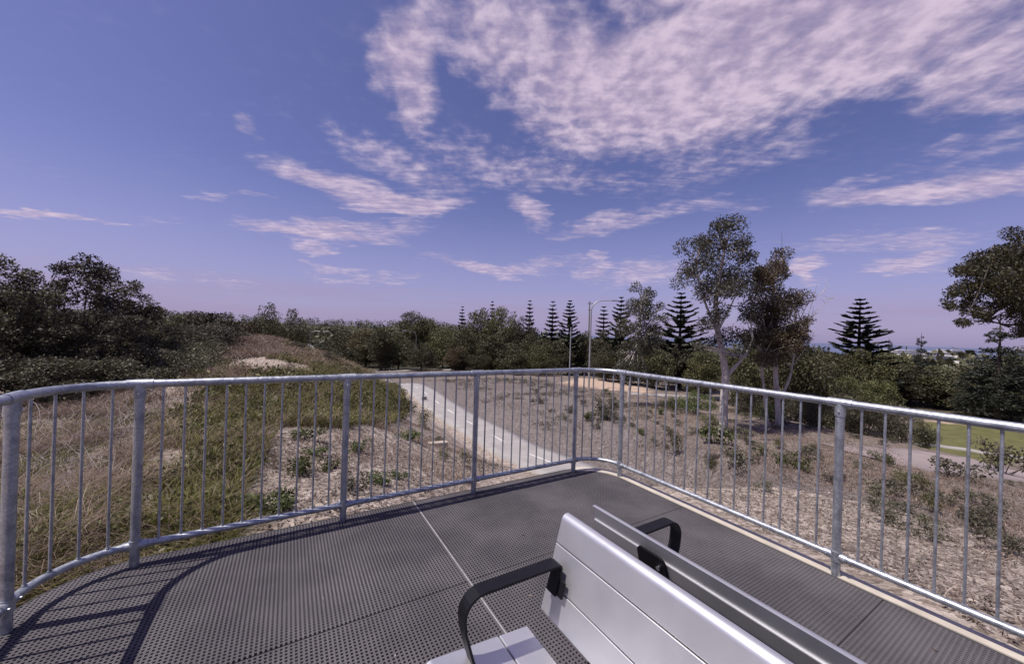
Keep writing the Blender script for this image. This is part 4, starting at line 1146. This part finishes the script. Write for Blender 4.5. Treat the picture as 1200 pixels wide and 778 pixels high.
while cnt < 125:      # the many alike shrubs of the planting
    px, py = rs.uniform(575, 1195), rs.uniform(452, 720)
    if py > 470 + (px - 575) * .33 or (px > 1060 and py < 560) or (px < 900 and px > 760 and py < 470): continue
    if px < 700 and py > 452 + (px - 575) * .5: continue
    P = hit(px, py)
    d = np.sqrt(((PC - P[:2]) ** 2).sum(1).min())
    if d < PW + .35 or P[1] < 3.4 or rs.random() > (P[1] / 15) ** 1.4: continue
    p = (sh_grey + sh_grey + sh_dark[:1] + sh_grey[:1] + sh_green[:1])[rs.integers(9)]
    hgt = rs.uniform(.16, .42) if px > 720 else rs.uniform(.25, .7)
    place_shrub(p, px, py, hgt * FOC / P[1], 'small scrubby grey-green shrub scattered in the brown mulch', 'small alike shrubs in the mulch', rs.uniform(.9, 1.4)); cnt += 1
for p in sh_grey + sh_green + sh_dark + wattle + lowbush + dome + tallb:
    if p.name not in USED: drop(p)

# ---- grass, straw, chips: uncountable, one object each
def blades(P2, h, w, lean, rs, segs=3):
    n = len(P2); z = ground_z(P2[:, 0], P2[:, 1]) - .01
    a = rs.uniform(0, 2 * PI, n); H = h * rs.uniform(.45, 1.25, n); Ln = H * lean * rs.uniform(.2, 1.3, n)
    dx = np.stack([np.cos(a), np.sin(a)], 1); b = a + PI / 2 + rs.normal(size=n) * .5; px_ = np.stack([np.cos(b), np.sin(b)], 1)
    V = []
    for k in range(segs):
        t = k / segs; ww = w * (1 - t * .7) * rs.uniform(.7, 1.3, n)
        c = P2 + dx * (Ln * t ** 1.8)[:, None]; zz = z + H * (t - .22 * lean * t ** 3)
        V.append(np.stack([np.column_stack([c - px_ * ww[:, None], zz]), np.column_stack([c + px_ * ww[:, None], zz])], 1))
    c = P2 + dx * Ln[:, None]; tip = np.column_stack([c, z + H * (1 - .22 * lean)])
    V = np.concatenate(V + [tip[:, None]], 1)
    k = V.shape[1]; o = np.arange(n)[:, None] * k
    Q = np.concatenate([o + np.array([[2 * i, 2 * i + 1, 2 * i + 3, 2 * i + 2]]) for i in range(segs - 1)]); Tt = o + np.array([[2 * segs - 2, 2 * segs - 1, 2 * segs]])
    return V.reshape(-1, 3), Q, Tt
def scatter(P, n, rs, gamma=1.0, clump=None):
    lo, hi = P.min(0), P.max(0); out = []
    need = n
    while need > 0:
        q = rs.uniform(lo, hi, (n * 3, 2)); q = q[in_poly(q[:, 0], q[:, 1], P)]
        r = np.hypot(q[:, 0], q[:, 1]); q = q[rs.random(len(q)) < np.minimum(1, (4.0 / r) ** gamma)]
        if clump: q = q[vnoise(q[:, 0] * clump, q[:, 1] * clump, 2) > rs.uniform(.36, .78, len(q))]
        s_, t_ = q @ D1[:2], q @ D2[:2]; q = q[~((s_ > S0 - .03) & (s_ < S1 + .2) & (t_ > T0 - .03))]
        dp = np.sqrt(((q[:, None] - PC[None, ::3]) ** 2).sum(-1).min(1)) if len(q) else np.zeros(0); q = q[dp > PW + .1]
        out.append(q); need -= len(q)
    return np.vstack(out)[:n]
rs = np.random.default_rng(5)
def grass_obj(name, specs, m_):
    Vs, Qs, Ts, o = [], [], [], 0
    for P, n, h, w, ln, gm, cl in specs:
        V, Q, T_ = blades(scatter(P, n, rs, gm, cl), h, w, ln, rs); Vs.append(V); Qs.append(Q + o); Ts.append(T_ + o); o += len(V)
    ob = np_mesh(name, np.vstack(Vs), [np.vstack(Qs), np.vstack(Ts)], m_); return ob
tag(grass_obj('dry_grass', [(POLY_STRAW[0], 15000, .30, .0026, 1.7, 1.0, 2.2), (POLY_STRAW[1], 12000, .42, .010, 1.1, .2, None), (POLY_MOUND, 6000, .26, .009, 1.2, .1, None), (POLY_MOUND, 5000, .36, .009, 1.2, .1, .7), (POLY_GAP, 3000, .28, .005, 1.3, .5, None), (POLY_GAP, 6000, .28, .005, 1.3, .5, 1.0), (POLY_GREEN[0], 12000, .30, .0036, 1.4, .8, 2.1), (POLY_PLANT, 16000, .16, .0045, 1.2, .6, .7), (POLY_PLANT2, 9000, .16, .010, 1.1, .0, .5), (POLY_BANK, 5000, .14, .0035, 1.2, .5, .8)], STRAWM), 'tangle of dry straw-coloured grass beside the deck', 'dry grass', kind='stuff')
tag(grass_obj('green_grass', [(POLY_GREEN[0], 21000, .25, .0048, 1.2, .9, 2.0), (POLY_GREEN[0], 12000, .24, .009, 1.0, .1, .9), (POLY_MOUND, 6000, .24, .010, 1.0, .0, .5), (POLY_STRAW[0], 3500, .24, .004, 1.0, 1, 1.3), (POLY_EDGE, 9000, .22, .0038, 1.3, .3, 1.9)], GRASSG), 'rough green grass growing over the bank', 'grass', kind='stuff')
def ground_leaves(name, specs, m_):
    parts = []
    for P, nclump, r, hh, per, size, gm, cl in specs:
        q = scatter(P, nclump, rs, gm, cl); z = ground_z(q[:, 0], q[:, 1])
        rr = r * rs.uniform(.5, 1.4, nclump)
        cen = np.column_stack([q, z + hh * rs.uniform(.1, .5, nclump)])
        parts.append(leaf_cloud(cen, np.stack([rr, rr, np.full(nclump, hh * .5) * rs.uniform(.5, 1.3, nclump)], 1), nclump * per, size, aspect=2.4, rs=rs, shell=.3))
    V, F = join(parts); return np_mesh(name, V, F, m_)
tag(ground_leaves('weeds', [(POLY_GREEN[0], 620, .20, .34, 42, .055, .7, .9), (POLY_EDGE, 110, .14, .24, 40, .045, .3, 1.2), (POLY_GFAR, 300, .34, .40, 40, .10, .0, .4), (POLY_STRAW[0], 60, .16, .2, 40, .05, .8, .8), (POLY_MOUND, 130, .26, .30, 34, .09, .0, .5), (POLY_MOUND, 90, .30, .30, 30, .09, .0, None), (POLY_STRAW[1], 45, .28, .3, 30, .09, .0, None), (POLY_GAP, 120, .2, .3, 40, .07, .2, .5)], LEAF_WEED), 'leafy green weeds covering the bank', 'weeds', kind='stuff')
tag(ground_leaves('ground_cover', [(POLY_PLANT, 420, .10, .12, 18, .032, .4, None), (POLY_PLANT2, 620, .26, .30, 36, .085, .0, .3), (POLY_BANK, 90, .10, .12, 30, .035, .4, .5)], LEAF_GREY), 'low grey-green ground cover between the planted shrubs', 'ground cover', kind='stuff')
# wood chips lying on the mulch
CHIP = m_leaf('wood_chip', (.060, .044, .036), (.195, .153, .130), (.50, .43, .385), sheen=.15, transl=0.0, clump=4)
PM_R = pxpoly([(735, 545), (760, 480), (860, 500), (960, 500), (1050, 530), (1080, 555), (1195, 575), (1300, 600), (1300, 790), (1190, 760), (985, 660), (850, 600)])
PM_L = pxpoly([(300, 640), (300, 520), (360, 500), (450, 490), (520, 500), (600, 548), (520, 590), (400, 620)])
parts = []
for P, n, L in ((PM_R, 34000, .040), (PM_L, 13000, .042)):
    q = scatter(P, n, rs, 1.2); z = ground_z(q[:, 0], q[:, 1]) + .012
    a = rs.uniform(0, 2 * PI, n); tl = rs.normal(size=n) * .35
    d = np.stack([np.cos(a), np.sin(a), tl], 1); e = np.stack([-np.sin(a), np.cos(a), rs.normal(size=n) * .35], 1)
    l = (L * rs.uniform(.4, 1.3, n))[:, None]; w = l * rs.uniform(.15, .4, n)[:, None]; c = np.column_stack([q, z])
    parts.append((np.stack([c - d * l * .5 - e * w * .5, c + d * l * .5 - e * w * .4, c + d * l * .45 + e * w * .5, c - d * l * .5 + e * w * .4], 1).reshape(-1, 3), np.arange(4 * n).reshape(n, 4)))
V, F = join(parts)
tag(np_mesh('wood_chips', V, F, CHIP), 'brown and grey wood chips covering the planted slopes', 'mulch', kind='stuff')
# dead twigs on the mound and in the dry patch
mb = MB()
for px, py, n, L in ((298, 404, 90, .5), (280, 415, 60, .5), (315, 404, 50, .45), (100, 560, 90, .42), (60, 520, 120, .5), (140, 510, 120, .5), (110, 500, 120, .55), (40, 560, 90, .42), (80, 590, 70, .35), (170, 495, 70, .5), (20, 600, 50, .35), (200, 470, 25, .8), (240, 450, 20, .8)):
    for _ in range(n):
        P = hit(px + rs.normal() * 22, py + rs.normal() * 12)
        if not (2.6 < P[1] < 40): continue
        a = rs.uniform(0, 6.28); l = L * rs.uniform(.4, 1.2)
        e = P + np.array([math.cos(a) * l * .8, math.sin(a) * l * .8, l * rs.uniform(.1, .8)])
        k = P[1] / 433 * .35
        mb.tube(bezier(P, e, rs.normal(size=3) * .12, 4), np.linspace(max(.0025, k), max(.0012, k * .4), 4), 4, caps=False)
TW = m_plain('dead_twig', (.34, .29, .26), .9, 0, .3, 3)
tag(mb.build('dead_twigs', TW), 'tangle of bleached dead twigs on the mound and bank', 'twigs', kind='stuff')

parts = []
n = 70; ss = rs.uniform(-.9, 2.9, n); tt = rs.uniform(-3.0, 1.0, n)
c = np.array([W(a, b, .004) for a, b in zip(ss, tt)]); a = rs.uniform(0, 6.28, n); l = rs.uniform(.004, .016, n)[:, None]
d = np.stack([np.cos(a), np.sin(a), rs.uniform(0, .2, n)], 1) * l; e = np.stack([-np.sin(a), np.cos(a), rs.uniform(0, .3, n)], 1) * l * .35
tag(np_mesh('leaf_litter', np.stack([c - d, c - e, c + d, c + e], 1).reshape(-1, 3), np.arange(4 * n).reshape(n, 4), CHIP), 'tiny bits of dry leaf litter lying on the deck', 'litter', kind='stuff')
# ---- far forest over the ridge: one mass
rs = np.random.default_rng(15); parts = []
C, R = [], []
for _ in range(2600):
    a = math.radians(rs.uniform(-62, 12)); r = math.exp(rs.uniform(math.log(105), math.log(640)))
    x, y = r * math.sin(a), r * math.cos(a)
    pxc = 600 + FOC * math.tan(a)
    if r < 210 and 325 < pxc < 385: continue
    C.append((x, y)); R.append(rs.uniform(2.4, 4.6))
for _ in range(700):
    a = math.radians(rs.uniform(12, 60)); r = math.exp(rs.uniform(math.log(95), math.log(420))); C.append((r * math.sin(a), r * math.cos(a))); R.append(rs.uniform(2.2, 3.6))
C = np.array(C); R = np.array(R); Zc = ground_z(C[:, 0], C[:, 1]) + R * .95
cen = np.column_stack([C, Zc])
V, F = leaf_cloud(cen, np.stack([R, R, R * 1.05], 1), 120000, 1.25, aspect=1.5, rs=rs, shell=.85)
FORESTM = m_leaf('forest_canopy', (.034, .033, .019), (.086, .079, .045), (.135, .122, .07), transl=.12, clump=.05)
tag(np_mesh('distant_forest', V, F, FORESTM), 'dark bushland canopy covering the far ridge', 'forest', kind='stuff')

# ------------------------------------------------------------------ lamps, pole, buildings
def lamp(px, ytop, Y, arm_px, label, r=.07, group='street lamps'):
    g = at(px, 389, Y)[:2]; z0 = gz(*g); H = at(px, ytop, Y)[2] - z0
    root = thing('street_lamp', label, 'street lamp', (g[0], g[1], z0), 0, group)
    a = arm_px / FOC * Y; sg = 1 if a >= 0 else -1; a = abs(a); rr_ = min(a * .55, 1.6)
    pts = [(0, 0, -.3), (0, 0, H * .5), (0, 0, H - rr_)]
    for t in np.linspace(0, .5 * PI, 8)[1:]: pts.append((sg * (rr_ - rr_ * math.cos(t)), 0, H - rr_ + rr_ * math.sin(t)))
    pts.append((sg * a, 0, H + .06))
    n = len(pts); mb = MB(); mb.tube(pts, np.concatenate([np.linspace(r * 1.15, r * .8, 3), np.linspace(r * .75, r * .5, n - 3)]), 10); mb.build('pole', STEEL, root)
    mb = MB(); mb.extrude(rrect(.62, .12, (.03, .05, .05, .05), 3), (sg * a - (.62 if sg < 0 else 0), -.12, H - .02), (1, 0, 0), (0, 0, 1), (0, .24, 0)); mb.build('lamp_head', STEEL, root)
    mb = MB(); mb.tube([(0, 0, -.05), (0, 0, .05)], r * 2.2, 10); mb.build('base_plate', STEEL, root)
lamp(692, 352, 38, 24, 'tall grey street lamp with a curved arm reaching right', .085)
lamp(363, 388, 118, 22, 'distant street lamp right of the road behind the mound', .13)
lamp(336, 391, 128, 22, 'distant street lamp left of the road behind the mound', .13)
lamp(488, 388, 56, -12, 'slim street lamp at the far end of the path, arm to the left', .030)
lamp(437, 379, 70, 4, 'short-armed lamp at the left end of the tree belt', .07)
g = at(669, 389, 34)[:2]; z0 = gz(*g); H = at(669, 385, 34)[2] - z0
root = thing('light_pole', 'plain slim grey pole without an arm behind the corner post', 'pole', (g[0], g[1], z0))
mb = MB(); mb.tube([(0, 0, -.2), (0, 0, H * .5), (0, 0, H)], [.075, .06, .045], 10); mb.build('pole', STEEL, root)
mb = MB(); mb.tube([(0, 0, H), (0, 0, H + .12)], [.06, .03], 10); mb.build('cap', STEEL, root)
g = at(690, 389, 80)[:2]; z0 = gz(*g); H = at(690, 353, 80)[2] - z0
root = thing('power_pole', 'timber power pole with short crossarms on the skyline behind the curved lamp', 'pole', (g[0], g[1], z0))
mb = MB(); mb.tube([(0, 0, -.3), (0, 0, H)], [.17, .12], 10); mb.build('pole', WOODP, root)
for zz, l in ((.5, 1.1), (1.9, .8)):
    mb = MB(); mb.box((.1, 0, H - zz), (l / 2, 0, 0), (0, .05, 0), (0, 0, .06)); ca = mb.build('crossarm', WOODP, root)
    mb = MB()
    for s in (-.8, 0, .8): mb.tube([(.1 + s * l / 2, 0, H - zz + .06), (.1 + s * l / 2, 0, H - zz + .24)], .04, 6)
    mb.build('insulators', STEEL, ca)

def building(px0, px1, ytop, ybot, Y, label, roof=True, rows=1, cols=6):
    a = at(px0, ytop, Y); b = at(px1, ytop, Y); zb = at(px0, ybot, Y)[2]; zt = (a[2] + b[2]) / 2
    c = (a + b) / 2; w = np.linalg.norm((b - a)[:2]) / 2; dep = max(6, w * .5)
    root = thing('white_building', label, 'building', (c[0], c[1], zb), math.atan2((b - a)[1], (b - a)[0]), 'white buildings near the coast')
    h = zt - zb
    mb = MB(); mb.box((0, dep, h / 2 - 4), (w, 0, 0), (0, dep, 0), (0, 0, h / 2 + 4)); mb.build('wall', WHITEW, root)
    mb = MB(); mb.box((0, dep, h + .25), (w + .4, 0, 0), (0, dep + .4, 0), (0, 0, .25)); mb.build('roof', ROOFM if roof else WHITEW, root)
    for r_ in range(rows):
        for k in range(cols):
            x = -w + (k + .5) * 2 * w / cols; mb = MB(); zc = h * (r_ + .55) / rows
            mb.box((x, -.02, zc), (w / cols * .6, 0, 0), (0, .05, 0), (0, 0, h / rows * .2)); mb.build('window', GLASS, root)
for q in [(926, 960, 407, 425, 330, 'small white building seen between the banksia and the large lone pine', True, 1, 4),
          (1052, 1072, 411, 424, 310, 'white block at the left of the coastal buildings, beside the tiny pine', False, 2, 4),
          (1066, 1082, 414, 426, 280, 'low grey-roofed white shed left of the small conical pine', True, 1, 3),
          (1086, 1116, 413, 424, 320, 'long white two-storey block right of the small conical pine', False, 2, 8),
          (1092, 1118, 418, 428, 270, 'low white hall with a long roof in front of the two-storey block', True, 1, 6),
          (1116, 1128, 411, 424, 330, 'tallest white block of the coastal buildings', False, 2, 4),
          (1126, 1150, 416, 426, 290, 'low white building at the right end of the coastal buildings', True, 1, 6)]:
    building(*q)
# far headland strip beyond the buildings
# fallen timber and marker beside the path
P = hit(508, 522); root = thing('timber_edging', 'pale fallen timber lying in the mulch beside the path', 'timber', (P[0], P[1], gz(P[0], P[1])), math.radians(118))
mb = MB(); mb.extrude(rrect(.16, .11, (.02, .02, .03, .03), 3), (-.08, -.35, -.03), (1, 0, 0), (0, 0, 1), (0, .7, .02)); mb.build('beam', CHIPW, root)
P = hit(497, 470); root = thing('path_marker', 'small grey marker block at the left edge of the path bend', 'marker', (P[0], P[1], gz(P[0], P[1])), .4)
mb = MB(); mb.extrude(rrect(.34, .34, (.01, .01, .05, .05), 3), (-.17, -.1, 0), (1, 0, 0), (0, 0, 1), (0, .2, 0)); mb.build('block', CONC, root)
mb = MB(); mb.box((0, 0, .02), (.24, 0, 0), (0, .16, 0), (0, 0, .03)); mb.build('base', ASPH, root)
